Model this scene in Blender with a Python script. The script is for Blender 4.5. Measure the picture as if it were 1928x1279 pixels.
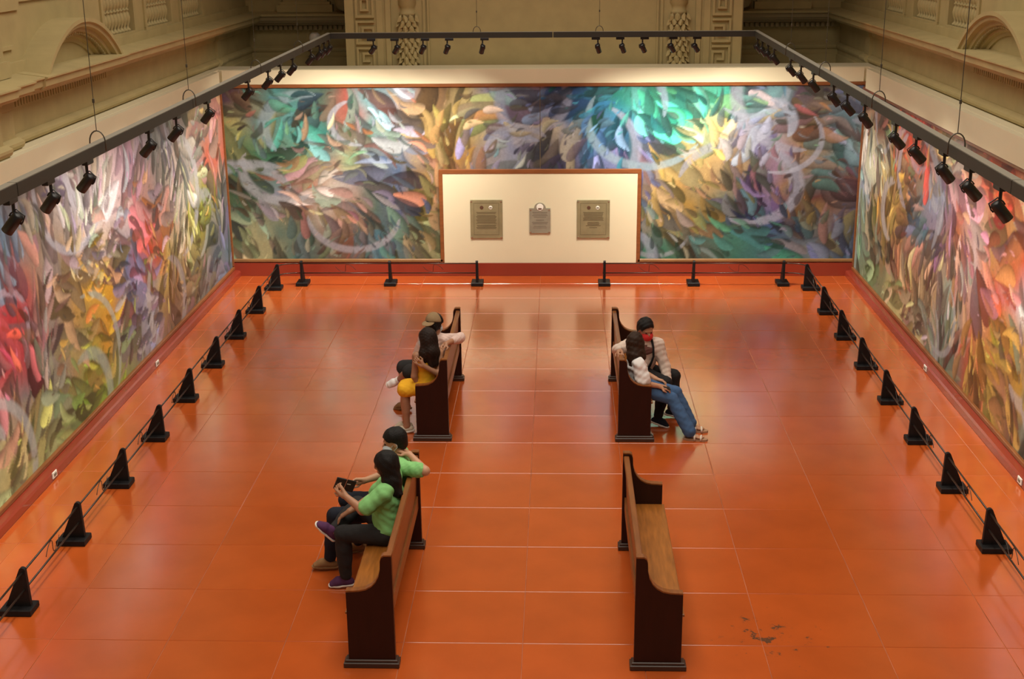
import bpy, math, random
import numpy as np
from mathutils import Vector, Matrix

# ---------------------------------------------------------------- scene, camera, light
for o in list(bpy.data.objects):
    bpy.data.objects.remove(o, do_unlink=True)
scene = bpy.context.scene
COL = scene.collection

cam_data = bpy.data.cameras.new('camera')
cam = bpy.data.objects.new('camera', cam_data)
COL.objects.link(cam)
cam_data.sensor_width = 36.0
cam_data.lens = 2457.6 / 1928 * 36.0
cam_data.clip_end = 100
_r = Vector((0.99940848, 0.03324587, -0.00879794))
_u = Vector((-0.0015422, 0.29889511, 0.95428472))
_f = Vector((-0.03435569, 0.95370668, -0.29876958))
M = Matrix((( _r.x, _u.x, -_f.x, 0.268), (_r.y, _u.y, -_f.y, -20.787), (_r.z, _u.z, -_f.z, 5.4155), (0, 0, 0, 1)))
cam.matrix_world = M
scene.camera = cam

scene.view_settings.view_transform = 'Standard'
scene.view_settings.look = 'None'
scene.view_settings.gamma = 1.0
scene.view_settings.exposure = 0.12

world = bpy.data.worlds.new('hall_ambient')
scene.world = world
world.use_nodes = True
world.node_tree.nodes['Background'].inputs[0].default_value = (1.0, 0.86, 0.66, 1)
world.node_tree.nodes['Background'].inputs[1].default_value = 0.10

def area_light(name, loc, sx, sy, power, color, rot=(0, 0, 0), spread=math.pi):
    d = bpy.data.lights.new(name, 'AREA')
    d.shape = 'RECTANGLE'; d.size = sx; d.size_y = sy
    d.energy = power; d.color = color; d.spread = spread
    o = bpy.data.objects.new(name, d); o.location = loc; o.rotation_euler = rot
    COL.objects.link(o)
    return o
# daylight through the ceiling laylight of the hall (runs the length of the room)
area_light('ceiling_laylight', (0, -10.5, 9.2), 6.0, 17.0, 760, (1.0, 0.92, 0.78), spread=math.radians(140))
SPOT_W = 158.0
SPOT_COL = (1.0, 0.93, 0.78)

# ---------------------------------------------------------------- helpers
def s2l(c):
    c = np.asarray(c, float)
    return np.where(c <= 0.04045, c / 12.92, ((c + 0.055) / 1.055) ** 2.4)
def hexl(h):
    return tuple(s2l([int(h[i:i + 2], 16) / 255 for i in (0, 2, 4)]))

def tag(o, label=None, cat=None, group=None, kind=None):
    if label: o['label'] = label
    if cat: o['category'] = cat
    if group: o['group'] = group
    if kind: o['kind'] = kind
    return o

def empty(name, loc=(0, 0, 0), rz=0.0):
    o = bpy.data.objects.new(name, None)
    o.empty_display_size = 0.1
    o.location = loc; o.rotation_euler = (0, 0, rz)
    COL.objects.link(o)
    return o

class MB:
    def __init__(s):
        s.v = []; s.f = []
    def add(s, verts, faces):
        n = len(s.v)
        s.v += [tuple(map(float, p)) for p in verts]
        s.f += [tuple(i + n for i in f) for f in faces]
        return s
    def box(s, x0, x1, y0, y1, z0, z1):
        V = [(x0, y0, z0), (x1, y0, z0), (x1, y1, z0), (x0, y1, z0), (x0, y0, z1), (x1, y0, z1), (x1, y1, z1), (x0, y1, z1)]
        return s.add(V, [(0, 3, 2, 1), (4, 5, 6, 7), (0, 1, 5, 4), (1, 2, 6, 5), (2, 3, 7, 6), (3, 0, 4, 7)])
    def bbox(s, x0, x1, y0, y1, z0, z1, b=0.005):
        # box with chamfered edges
        V = []; F = []
        def ring(z, i):
            return [(x0 + i, y0 + b * 0 + i, z), (x1 - i, y0 + i, z), (x1 - i, y1 - i, z), (x0 + i, y1 - i, z)]
        V = ring(z0, b) + ring(z0 + b, 0) + ring(z1 - b, 0) + ring(z1, b)
        F = [(3, 2, 1, 0), (12, 13, 14, 15)]
        for k in range(3):
            for j in range(4):
                a = k * 4 + j; c = k * 4 + (j + 1) % 4
                F.append((a, c, c + 4, a + 4))
        return s.add(V, F)
    def prism(s, poly, axis, a0, a1):
        # poly: 2D points; axis 'x': (y,z), 'y': (x,z), 'z': (x,y)
        def P(p, a):
            return {'x': (a, p[0], p[1]), 'y': (p[0], a, p[1]), 'z': (p[0], p[1], a)}[axis]
        n = len(poly)
        V = [P(p, a0) for p in poly] + [P(p, a1) for p in poly]
        F = [tuple(range(n - 1, -1, -1)), tuple(range(n, 2 * n))]
        for i in range(n):
            j = (i + 1) % n
            F.append((i, j, j + n, i + n))
        return s.add(V, F)
    def sweep(s, rings, closed_ring=True, caps=True):
        n = len(rings[0]); V = [p for r in rings for p in r]; F = []
        for k in range(len(rings) - 1):
            for j in range(n if closed_ring else n - 1):
                a = k * n + j; b = k * n + (j + 1) % n
                F.append((a, b, b + n, a + n))
        if caps:
            F.append(tuple(range(n - 1, -1, -1))); F.append(tuple(range((len(rings) - 1) * n, len(rings) * n)))
        return s.add(V, F)
    def tube(s, pts, rad, n=8, caps=True):
        pts = [Vector(p) for p in pts]
        rads = rad if isinstance(rad, (list, tuple)) else [rad] * len(pts)
        rings = []
        prev = None
        for i, p in enumerate(pts):
            t = (pts[min(i + 1, len(pts) - 1)] - pts[max(i - 1, 0)]).normalized()
            if prev is None:
                a = t.orthogonal().normalized()
            else:
                a = (prev - t * prev.dot(t)).normalized()
            prev = a
            b = t.cross(a)
            rings.append([p + (a * math.cos(2 * math.pi * k / n) + b * math.sin(2 * math.pi * k / n)) * rads[i] for k in range(n)])
        return s.sweep(rings, True, caps)
    def lathe(s, prof, n=12, c=(0, 0, 0), axis=(0, 0, 1)):
        q = Vector((0, 0, 1)).rotation_difference(Vector(axis).normalized())
        c = Vector(c)
        rings = [[c + q @ Vector((r * math.cos(2 * math.pi * k / n), r * math.sin(2 * math.pi * k / n), z)) for k in range(n)] for r, z in prof]
        return s.sweep(rings, True, True)
    def mesh(s, name, smooth=False):
        m = bpy.data.meshes.new(name)
        m.from_pydata(s.v, [], s.f)
        m.update()
        import bmesh
        bm = bmesh.new(); bm.from_mesh(m)
        bmesh.ops.recalc_face_normals(bm, faces=bm.faces)
        bm.to_mesh(m); bm.free()
        if smooth:
            m.polygons.foreach_set('use_smooth', [True] * len(m.polygons))
        return m
    def build(s, name, mat, parent=None, smooth=False):
        m = s.mesh(name, smooth)
        return link(name, m, mat, parent)

def link(name, m, mat, parent=None):
    if mat and not m.materials: m.materials.append(mat)
    o = bpy.data.objects.new(name, m)
    COL.objects.link(o)
    if parent: o.parent = parent
    return o

def struct(o, label, parent=None):
    o['kind'] = 'structure'; o['label'] = label
    return o

def material(name, color, rough=0.5, metal=0.0, spec=0.5, var=0.0, vscale=6.0, bump=0.0, bscale=60.0, coat=0.0, stretch=None, rand=0.0):
    m = bpy.data.materials.new(name); m.use_nodes = True
    nt = m.node_tree; N = nt.nodes; L = nt.links
    b = N['Principled BSDF']
    b.inputs['Base Color'].default_value = (*color, 1)
    b.inputs['Roughness'].default_value = rough
    b.inputs['Metallic'].default_value = metal
    b.inputs['Specular IOR Level'].default_value = spec
    b.inputs['Coat Weight'].default_value = coat; b.inputs['Coat Roughness'].default_value = 0.14
    tc = N.new('ShaderNodeTexCoord')
    vec = tc.outputs['Object']
    if stretch:
        mp = N.new('ShaderNodeMapping'); mp.inputs['Scale'].default_value = stretch
        L.new(vec, mp.inputs['Vector']); vec = mp.outputs['Vector']
    if var > 0 or rand > 0:
        ns = N.new('ShaderNodeTexNoise'); ns.inputs['Scale'].default_value = vscale; ns.inputs['Detail'].default_value = 5
        L.new(vec, ns.inputs['Vector'])
        mr = N.new('ShaderNodeMapRange'); mr.inputs[1].default_value = 0.25; mr.inputs[2].default_value = 0.75
        mr.inputs[3].default_value = 1 - var; mr.inputs[4].default_value = 1 + var
        L.new(ns.outputs['Fac'], mr.inputs[0])
        hsv = N.new('ShaderNodeHueSaturation'); hsv.inputs['Color'].default_value = (*color, 1)
        val = mr.outputs[0]
        if rand > 0:
            oi = N.new('ShaderNodeObjectInfo')
            m2 = N.new('ShaderNodeMapRange'); m2.inputs[3].default_value = 1 - rand; m2.inputs[4].default_value = 1 + rand
            L.new(oi.outputs['Random'], m2.inputs[0])
            mu = N.new('ShaderNodeMath'); mu.operation = 'MULTIPLY'
            L.new(val, mu.inputs[0]); L.new(m2.outputs[0], mu.inputs[1]); val = mu.outputs[0]
        L.new(val, hsv.inputs['Value'])
        L.new(hsv.outputs['Color'], b.inputs['Base Color'])
    if bump > 0:
        n2 = N.new('ShaderNodeTexNoise'); n2.inputs['Scale'].default_value = bscale; n2.inputs['Detail'].default_value = 3
        L.new(vec, n2.inputs['Vector'])
        bp = N.new('ShaderNodeBump'); bp.inputs['Strength'].default_value = bump; bp.inputs['Distance'].default_value = 0.01
        L.new(n2.outputs['Fac'], bp.inputs['Height']); L.new(bp.outputs['Normal'], b.inputs['Normal'])
    return m

def emissive(name, color, strength):
    m = bpy.data.materials.new(name); m.use_nodes = True
    b = m.node_tree.nodes['Principled BSDF']
    b.inputs['Base Color'].default_value = (*color, 1)
    b.inputs['Emission Color'].default_value = (*color, 1); b.inputs['Emission Strength'].default_value = strength
    return m

MAT = {}
MAT['tile'] = material('floor_tile_paint', (0.50, 0.095, 0.016), 0.18, spec=0.85, var=0.10, vscale=2.3, bump=0.03, bscale=220, rand=0.05, coat=1.0)
MAT['grout'] = material('floor_joint', (0.40, 0.13, 0.055), 0.5, var=0.6, vscale=2.5)
MAT['base'] = material('baseboard_paint', (0.25, 0.034, 0.018), 0.25, var=0.06, vscale=1.5, coat=0.6)
MAT['beige'] = material('partition_paint', (0.72, 0.65, 0.46), 0.55, var=0.03, vscale=1.2, bump=0.02, bscale=120)
MAT['stone'] = material('old_plaster', (0.44, 0.355, 0.165), 0.75, var=0.09, vscale=3.5, bump=0.08, bscale=90)
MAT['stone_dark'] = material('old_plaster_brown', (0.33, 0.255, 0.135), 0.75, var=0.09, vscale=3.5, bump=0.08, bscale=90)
MAT['slate'] = material('grey_soot_plaster', (0.20, 0.19, 0.17), 0.8, var=0.2, vscale=5)  # shade of the recesses beside the centre bay, painted in as dark grey
MAT['frame'] = material('frame_wood', (0.22, 0.075, 0.025), 0.28, var=0.18, vscale=4, stretch=(1, 1, 6))
MAT['frame2'] = material('frame_wood_gilt', (0.26, 0.13, 0.05), 0.35, var=0.15, vscale=4)
MAT['pew'] = material('pew_dark_stain', (0.020, 0.0035, 0.002), 0.4, spec=0.35, var=0.22, vscale=5, stretch=(5, 5, 0.7))
MAT['pewfoot'] = material('pew_foot_stain', (0.045, 0.022, 0.015), 0.35, var=0.2, vscale=5)
MAT['pewseat'] = material('pew_seat_varnish', (0.30, 0.105, 0.018), 0.32, var=0.30, vscale=5, stretch=(7, 0.8, 7))
MAT['pewback'] = material('pew_back_varnish', (0.21, 0.070, 0.016), 0.34, var=0.25, vscale=5, stretch=(7, 0.8, 7))
MAT['black'] = material('black_wood', (0.005, 0.0045, 0.0055), 0.55, spec=0.3, var=0.2, vscale=9)
MAT['rod'] = material('black_rod', (0.035, 0.025, 0.020), 0.3, metal=0.4)
MAT['track'] = material('track_grey', (0.034, 0.031, 0.025), 0.55, metal=0.2)
MAT['tracktop'] = material('track_top', (0.22, 0.20, 0.16), 0.6)
MAT['spot'] = material('spot_black', (0.012, 0.012, 0.014), 0.4)
MAT['lens'] = emissive('spot_lens', (1.0, 0.92, 0.78), 6.0)
MAT['wire'] = material('wire_steel', (0.10, 0.09, 0.07), 0.4, metal=0.6)
MAT['white'] = material('white_plastic', (0.80, 0.78, 0.72), 0.35)
MAT['plaque'] = material('plaque_brass', (0.30, 0.26, 0.145), 0.35, metal=0.25, var=0.15, vscale=7)
MAT['plaque2'] = material('plaque_steel', (0.36, 0.34, 0.26), 0.3, metal=0.3, var=0.15, vscale=7)
MAT['etch'] = material('plaque_etch', (0.15, 0.12, 0.065), 0.5, metal=0.2)
MAT['etch2'] = material('plaque_etch_grey', (0.19, 0.17, 0.13), 0.5, metal=0.2)
MAT['chrome'] = material('bolt_steel', (0.75, 0.70, 0.58), 0.25, metal=0.9)
MAT['emblem'] = material('emblem_brown', (0.10, 0.045, 0.025), 0.5)
MAT['emblemw'] = material('emblem_white', (0.85, 0.83, 0.76), 0.4)

# stains with a shape of their own, worn into the floor paint near the empty pew
def stain_floor(m):
    nt = m.node_tree; N = nt.nodes; L = nt.links
    b = N['Principled BSDF']
    src = b.inputs['Base Color'].links[0].from_socket
    g = N.new('ShaderNodeNewGeometry')
    d = N.new('ShaderNodeVectorMath'); d.operation = 'DISTANCE'; d.inputs[1].default_value = (1.95, -11.45, 0)
    L.new(g.outputs['Position'], d.inputs[0])
    mr = N.new('ShaderNodeMapRange'); mr.inputs[1].default_value = 0.0; mr.inputs[2].default_value = 1.1
    mr.inputs[3].default_value = 0.16; mr.inputs[4].default_value = -0.12
    L.new(d.outputs['Value'], mr.inputs[0])
    ns = N.new('ShaderNodeTexNoise'); ns.inputs['Scale'].default_value = 9; ns.inputs['Detail'].default_value = 7; ns.inputs['Roughness'].default_value = 0.7
    L.new(g.outputs['Position'], ns.inputs['Vector'])
    ad = N.new('ShaderNodeMath'); ad.operation = 'ADD'
    L.new(ns.outputs['Fac'], ad.inputs[0]); L.new(mr.outputs[0], ad.inputs[1])
    m2 = N.new('ShaderNodeMapRange'); m2.inputs[1].default_value = 0.67; m2.inputs[2].default_value = 0.73
    L.new(ad.outputs[0], m2.inputs[0])
    mx = N.new('ShaderNodeMix'); mx.data_type = 'RGBA'
    L.new(m2.outputs[0], mx.inputs['Factor']); L.new(src, mx.inputs['A'])
    mx.inputs['B'].default_value = (0.13, 0.055, 0.028, 1)
    L.new(mx.outputs['Result'], b.inputs['Base Color'])
stain_floor(MAT['tile'])

# ---------------------------------------------------------------- floor
PX, PY, Y0 = 0.95, 0.85376, -0.5014
XF = 4.96
fl = MB().box(-5.4, 5.4, -24, 0.12, -0.12, -0.004).build('floor', MAT['grout'])
struct(fl, 'glossy red painted floor laid in large rectangular slabs')
tile_cache = {}
def tile_mesh(w, d):
    k = (round(w, 3), round(d, 3))
    if k not in tile_cache:
        g = 0.0022
        tile_cache[k] = MB().bbox(-w / 2 + g, w / 2 - g, -d / 2 + g, d / 2 - g, -0.02, 0.0, 0.0025).mesh('floor_slab')
        tile_cache[k].materials.append(MAT['tile'])
    return tile_cache[k]
xs = [-XF] + [k * PX for k in range(-5, 6)] + [XF]
ys = [0.0] + [Y0 - j * PY for j in range(0, 23)]
for j in range(len(ys) - 1):
    for i in range(len(xs) - 1):
        w = xs[i + 1] - xs[i]; d = ys[j] - ys[j + 1]
        o = link('slab', tile_mesh(w, d), None, fl)
        o.location = ((xs[i] + xs[i + 1]) / 2, (ys[j] + ys[j + 1]) / 2, 0)

# ---------------------------------------------------------------- partitions that carry the murals
ZT = 3.35
YN = -19.0
wb = MB().box(-5.24, 5.24, 0.10, 0.68, 0, ZT).build('wall_back', MAT['beige'])
struct(wb, 'beige partition wall behind the end mural')
fas = MB().box(-5.05, 5.05, 0.045, 0.12, 3.125, ZT - 0.004).build('fascia', MAT['beige'], wb)
pan = MB().box(-1.58, 1.56, 0.04, 0.12, 0.21, 1.685).build('panel', MAT['beige'], wb); pan['label'] = 'plain beige panel under the mural'
wl = MB().box(-5.26, -5.12, YN, 0.10, 0, ZT).build('wall_left', MAT['beige'])
struct(wl, 'beige partition wall carrying the left mural')
MB().box(-5.2, -5.03, YN, -0.19, 3.045, ZT - 0.004).build('fascia', MAT['beige'], wl)
wr = MB().box(5.12, 5.26, YN, 0.10, 0, ZT).build('wall_right', MAT['beige'])
struct(wr, 'beige partition wall carrying the right mural')
MB().box(5.03, 5.2, YN, -0.19, 3.045, ZT - 0.004).build('fascia', MAT['beige'], wr)

bb = MB().box(-5.10, 5.10, 0.0, 0.10, 0, 0.215).build('baseboard_back', MAT['base'])
struct(bb, 'dark red baseboard along the end wall')
for s, n in ((-1, 'left'), (1, 'right')):
    o = MB().prism([(s * 5.12, 0), (s * 4.96, 0), (s * 4.965, 0.075), (s * 4.985, 0.092), (s * 5.055, 0.103), (s * 5.12, 0.103)], 'y', YN, 0.10).build('baseboard_' + n, MAT['base'])
    struct(o, 'dark red baseboard under the %s mural' % n)

# ---------------------------------------------------------------- murals: abstract stand-in paintings, colour fields only
def smooth_noise(nx, ny, cx, cy, rng):
    cx = max(2, int(cx)); cy = max(2, int(cy))
    g = rng.random((cy + 1, cx + 1))
    u = np.linspace(0, cx, nx, endpoint=False); v = np.linspace(0, cy, ny, endpoint=False)
    iu = u.astype(int); iv = v.astype(int); fu = u - iu; fv = v - iv
    fu = fu * fu * (3 - 2 * fu); fv = fv * fv * (3 - 2 * fv)
    a = g[np.ix_(iv, iu)]; b = g[np.ix_(iv, iu + 1)]; c = g[np.ix_(iv + 1, iu)]; d = g[np.ix_(iv + 1, iu + 1)]
    fu = fu[None, :]; fv = fv[:, None]
    return (a * (1 - fu) + b * fu) * (1 - fv) + (c * (1 - fu) + d * fu) * fv

def grid_sample(G, u, v):
    h, w = G.shape[:2]
    x = np.clip(u * w - 0.5, 0, w - 1.001); y = np.clip(v * h - 0.5, 0, h - 1.001)
    ix = x.astype(int); iy = y.astype(int); fx = (x - ix)[..., None]; fy = (y - iy)[..., None]
    return (G[iy, ix] * (1 - fx) + G[iy, ix + 1] * fx) * (1 - fy) + (G[iy + 1, ix] * (1 - fx) + G[iy + 1, ix + 1] * fx) * fy

def paint(W, H, G, seed, res=0.02, nstroke=420, nband=14, upright=0.5):
    rng = np.random.default_rng(seed)
    nx = int(W / res) + 1; ny = int(H / res) + 1
    X, Z = np.meshgrid(np.linspace(0, W, nx), np.linspace(0, H, ny))
    wx = (smooth_noise(nx, ny, W / 0.55, H / 0.55, rng) - 0.5) * 0.55 + (smooth_noise(nx, ny, W / 0.2, H / 0.2, rng) - 0.5) * 0.16
    wz = (smooth_noise(nx, ny, W / 0.55, H / 0.55, rng) - 0.5) * 0.55 + (smooth_noise(nx, ny, W / 0.2, H / 0.2, rng) - 0.5) * 0.16
    img = grid_sample(G, (X + wx) / W, 1 - (Z + wz) / H)
    # flow angle field
    ang = math.pi * (smooth_noise(nx, ny, W / 1.4, H / 1.0, rng) - 0.5) * 1.6 + math.pi / 2 * upright * 2
    def stamp(cx, cz, L, w, a, col, alpha, bend):
        r = L * 1.1
        i0 = max(0, int((cx - r) / res)); i1 = min(nx, int((cx + r) / res) + 2)
        j0 = max(0, int((cz - r) / res)); j1 = min(ny, int((cz + r) / res) + 2)
        if i1 <= i0 or j1 <= j0: return
        x = X[j0:j1, i0:i1] - cx; z = Z[j0:j1, i0:i1] - cz
        p = x * math.cos(a) + z * math.sin(a); q = -x * math.sin(a) + z * math.cos(a)
        q = q + bend * (p / L) ** 2 * L
        t = p / L
        ww = w * np.sqrt(np.clip(1 - t * t, 0, 1)) * (1 - 0.45 * t)
        dd = q / np.maximum(ww, 1e-4)
        m = np.clip((1 - np.abs(dd)) * ww / (res * 1.1), 0, 1) * (np.abs(t) < 1)
        tone = 1.0 + 0.42 * np.clip(dd, -1, 1) - 0.35 * dd * dd
        c = np.clip(col[None, None, :] * tone[..., None], 0, 0.95)
        # thin dark contour
        edge = np.clip((np.abs(dd) - 0.80) / 0.2, 0, 1)[..., None] * 0.45
        c = c * (1 - edge)
        k = (m * alpha)[..., None]
        img[j0:j1, i0:i1] = img[j0:j1, i0:i1] * (1 - k) + c * k
    def band(cx, cz, R, a0, a1, w, col, alpha):
        x = X - cx; z = Z - cz
        rr = np.hypot(x, z * 1.25); th = np.arctan2(z, x)
        da = np.abs((th - (a0 + a1) / 2 + math.pi) % (2 * math.pi) - math.pi) / ((a1 - a0) / 2)
        ww = w * np.sqrt(np.clip(1 - da * da, 0, 1))
        d = np.abs(rr - R) / np.maximum(ww, 1e-4)
        m = np.clip((1 - d) * 2.2, 0, 1) * (da < 1)
        k = (m * alpha)[..., None]
        img[:] = img * (1 - k) + col[None, None, :] * k
    def pick(cx, cz):
        return grid_sample(G, np.array([cx / W]), np.array([1 - cz / H]))[0]
    sizes = np.sort(rng.random(nstroke) ** 3.0)[::-1]
    bands_at = set(np.linspace(nstroke * 0.1, nstroke * 0.55, nband).astype(int).tolist())
    for k in range(nstroke):
        cx = rng.random() * W; cz = rng.random() * H
        L = 0.06 + 0.42 * sizes[k]; w = L * (0.16 + 0.30 * rng.random())
        a = ang[min(ny - 1, int(cz / res)), min(nx - 1, int(cx / res))] + rng.normal(0, 0.32)
        base = pick(np.clip(cx + rng.normal(0, 0.25), 0, W), np.clip(cz + rng.normal(0, 0.2), 0, H))
        f = rng.choice([0.25, 0.45, 0.75, 1.15, 1.6, 2.1], p=[.17, .20, .23, .2, .14, .06])
        col = np.clip(base * f * (1 + rng.normal(0, 0.12, 3)), 0.004, 0.85)
        stamp(cx, cz, L, w, a, col, 0.72 + 0.25 * rng.random(), rng.normal(0, 0.25))
        if k in bands_at:
            bc = pick(cx, cz); pale = np.array([0.42, 0.45, 0.56])
            band(cx, cz, 0.45 + 0.7 * rng.random(), *(lambda s: (s, s + 1.6 + 2.2 * rng.random()))(rng.random() * 6.28), 0.06 + 0.09 * rng.random(), bc * 0.4 + pale * 0.6, 0.65)
    grain = 1 + (smooth_noise(nx, ny, W / 0.05, H / 0.05, rng) - 0.5) * 0.16
    img *= grain[..., None]
    lum = img.mean(-1, keepdims=True); img = (lum + (img - lum) * 1.12) * 0.92
    return np.clip(img, 0.003, 0.9), nx, ny

def canvas_mesh(name, img, nx, ny, place, keep=None):
    u = np.linspace(0, 1, nx); v = np.linspace(0, 1, ny)
    U, V = np.meshgrid(u, v)
    P = place(U.ravel(), V.ravel())
    idx = np.arange(nx * ny).reshape(ny, nx)
    q = np.stack([idx[:-1, :-1], idx[:-1, 1:], idx[1:, 1:], idx[1:, :-1]], -1).reshape(-1, 4)
    if keep is not None:
        cu = (U[:-1, :-1] + U[1:, 1:]).ravel() / 2; cv = (V[:-1, :-1] + V[1:, 1:]).ravel() / 2
        q = q[keep(cu, cv)]
    used = np.unique(q); remap = -np.ones(nx * ny, int); remap[used] = np.arange(len(used))
    m = bpy.data.meshes.new(name)
    m.vertices.add(len(used)); m.vertices.foreach_set('co', P[used].astype(np.float32).ravel())
    q = remap[q]
    m.loops.add(q.size); m.loops.foreach_set('vertex_index', q.astype(np.int32).ravel())
    m.polygons.add(len(q)); m.polygons.foreach_set('loop_start', (np.arange(len(q)) * 4).astype(np.int32))
    m.update(calc_edges=True)
    ca = m.color_attributes.new('paint', 'FLOAT_COLOR', 'POINT')
    c4 = np.ones((len(used), 4), np.float32); c4[:, :3] = img.reshape(-1, 3)[used]
    ca.data.foreach_set('color', c4.ravel())
    m.validate()
    return m

def paint_material():
    m = bpy.data.materials.new('mural_paint'); m.use_nodes = True
    nt = m.node_tree; b = nt.nodes['Principled BSDF']
    a = nt.nodes.new('ShaderNodeAttribute'); a.attribute_name = 'paint'
    tc = nt.nodes.new('ShaderNodeTexCoord')
    ns = nt.nodes.new('ShaderNodeTexNoise'); ns.inputs['Scale'].default_value = 34; ns.inputs['Detail'].default_value = 4
    nt.links.new(tc.outputs['Object'], ns.inputs['Vector'])
    mr = nt.nodes.new('ShaderNodeMapRange'); mr.inputs[1].default_value = 0.3; mr.inputs[2].default_value = 0.7; mr.inputs[3].default_value = 0.92; mr.inputs[4].default_value = 1.08
    nt.links.new(ns.outputs['Fac'], mr.inputs[0])
    h = nt.nodes.new('ShaderNodeHueSaturation'); nt.links.new(a.outputs['Color'], h.inputs['Color']); nt.links.new(mr.outputs[0], h.inputs['Value'])
    nt.links.new(h.outputs['Color'], b.inputs['Base Color'])
    b.inputs['Roughness'].default_value = 0.42
    b.inputs['Specular IOR Level'].default_value = 0.35
    return m
MAT['mural'] = paint_material()

def G_of(rows):
    return np.array([[hexl(h) for h in r.split()] for r in rows])
GB = G_of([
 '5a4a55 6a5a48 5a8f90 4a5a50 8a5048 6a8a90 8a8a95 8a6a48 6a5540 a89a70 8a8aa0 7a88a8 3a5a90 3a6a8a 2f7a70 4a9088 4a9a88 5a9a80 4a9a8a 4a4a55 7aa0a8 5a4a58 6a6a60 7080a0',
 'a0a070 6a7a78 4a8a80 2f7a78 8a6050 4a6a58 9095a5 a08860 8a7a50 9a9070 8085a0 b0aaa0 b8b0a0 6a78a0 3f78a8 5a80a0 4aa098 3f9a90 c8b070 8088a0 a0a8c0 6a6055 a07048 7a8a90',
 '4a6a50 3f7058 8a8a68 a08070 8aa080 5a5048 50607a 8a7050 b08a58 8a6a48 9098a8 50556a 353545 5a5a70 6a80b0 8a80b0 8a7a5a b09a68 c0a070 605858 8a7080 8a7050 5a8088 5a8085',
 '6a5540 7a8090 a86a58 b0a8a0 9a9090 4a5550 5a6078 8a7858 8a6a48 6a6058 606878 404050 353545 505068 6a78a0 707898 a89868 b09060 7a7060 3a3840 6a6080 6a5058 5a3a38 6a4a48',
 '6a7a70 707060 5a6050 a89a90 8a7060 50605a 4a5068 8a8058 8a8058 6a6058 606878 404050 353545 505068 6a78a0 7a7a70 7a7a70 8a7040 4a6058 303035 40557a 4a4a58 a08a58 5a5a70',
 'a0a080 9a9878 4a6a68 6a5a50 6a4a40 4a6a78 4a5548 8a8868 8a8868 6a6058 606878 404050 353545 505068 6a78a0 3f7060 3f7060 50504a 4a6058 3f6a60 3f6868 4a6070 707a80 4a5a70'])
# left wall listed from the far corner towards the viewer
GLf = G_of([
 'c09088 a09a90 8a8478 9a9098 707070 9a8a98 c8b0b8 e8e0d8 c8c8d8 887868 707888 7090b0 b09088 8a8478 9a9098 7090b0',
 'c07060 b06050 a0a0a8 d0c8b8 908888 b08078 c0a8a8 d8d0d8 c0a898 90887c a05048 607898 5a6878 a0a0a8 908888 a05048',
 '909090 8a8a50 a0a040 e0d8d0 b07050 b84a38 607090 c8a048 c09850 8a8078 a03840 a04850 90a8b8 b07050 c8a048 8a8078',
 '706880 606050 8a8048 c0b890 d0b870 8080a0 707090 c09048 a08850 8a8480 606068 b09088 7a8a90 d0b870 707090 8a8480',
 '607080 707078 6a6a60 807060 8a7060 908890 807870 90a050 80a048 70805a a0a070 b0a878 8a9a88 8a7060 90a050 8a9a88'])
GRf = G_of([
 '8a6a58 6a4a40 584038 c04a38 b05048 c0a878 a08888 b06050 c04838 c8a080 c07048 a08888 c04a38 584038 b06050 8a6a58',
 'c8c8b0 d0d0b8 a08048 7a5a48 8a7868 9098b0 804858 c0a0a0 b89868 c05040 d8d8e0 c0a0a0 a08048 9098b0 b89868 8a7868',
 '9aa8b0 a08860 b89860 a08058 5a7a90 90788a b07048 c8b8b8 d04838 c8c8d0 9a8ab0 b07048 5a7a90 b89860 c8b8b8 a08058',
 '8a9088 8a7050 7a6048 8a5a50 a07868 b09878 90a098 c07860 b09850 b08848 c09848 90a098 7a6048 c07860 b09878 8a7050',
 '708070 6a7a60 707860 c8c090 a08a70 9aa098 5a7870 a05848 b89858 7a5848 6a7868 707860 a08a70 9aa098 a05848 708070'])

XB, ZB0, ZB1 = 5.085, 0.275, 3.07
img, nx, ny = paint(2 * XB, ZB1 - ZB0, GB, 11, res=0.02, nstroke=1500, nband=22, upright=0.35)
mb_root = empty('mural', (0, 0.09, 0)); tag(mb_root, 'long blue-green framed mural on the end wall around a beige panel', 'mural', 'wall murals')
def placeB(u, v): return np.stack([-XB + 2 * XB * u, np.full_like(u, -0.015), ZB0 + (ZB1 - ZB0) * v], -1)
def cutB(side):
    def k(u, v):
        x = -XB + 2 * XB * u; z = ZB0 + (ZB1 - ZB0) * v
        hole = (np.abs(x + 0.01) < 1.58) & (z < 1.70)
        return (~hole) & ((x < 0) if side < 0 else (x >= 0))
    return k
for s in (-1, 1):
    link('canvas', canvas_mesh('canvas', img, nx, ny, placeB, cutB(s)), MAT['mural'], mb_root)
def fr(x0, x1, z0, z1, m='frame', d=0.05):
    MB().bbox(x0, x1, -d - 0.01, 0.01, z0, z1, 0.008).build('frame_rail', MAT[m], mb_root)
fr(-5.10, 5.10, 3.07, 3.125)
fr(-5.10, -1.61, 0.225, 0.275, 'frame2'); fr(1.59, 5.10, 0.225, 0.275, 'frame2')
fr(-1.64, 1.62, 1.685, 1.76); fr(-1.64, -1.58, 0.215, 1.70); fr(1.56, 1.62, 0.215, 1.70)
fr(-5.12, -5.075, 0.225, 3.10, 'frame', 0.03); fr(5.075, 5.12, 0.225, 3.10, 'frame', 0.03)
# seam strip between the two canvases
MB().box(-0.008, 0.0, -0.02, -0.014, 1.70, 3.07).build('canvas_seam', MAT['etch'], mb_root)

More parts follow.
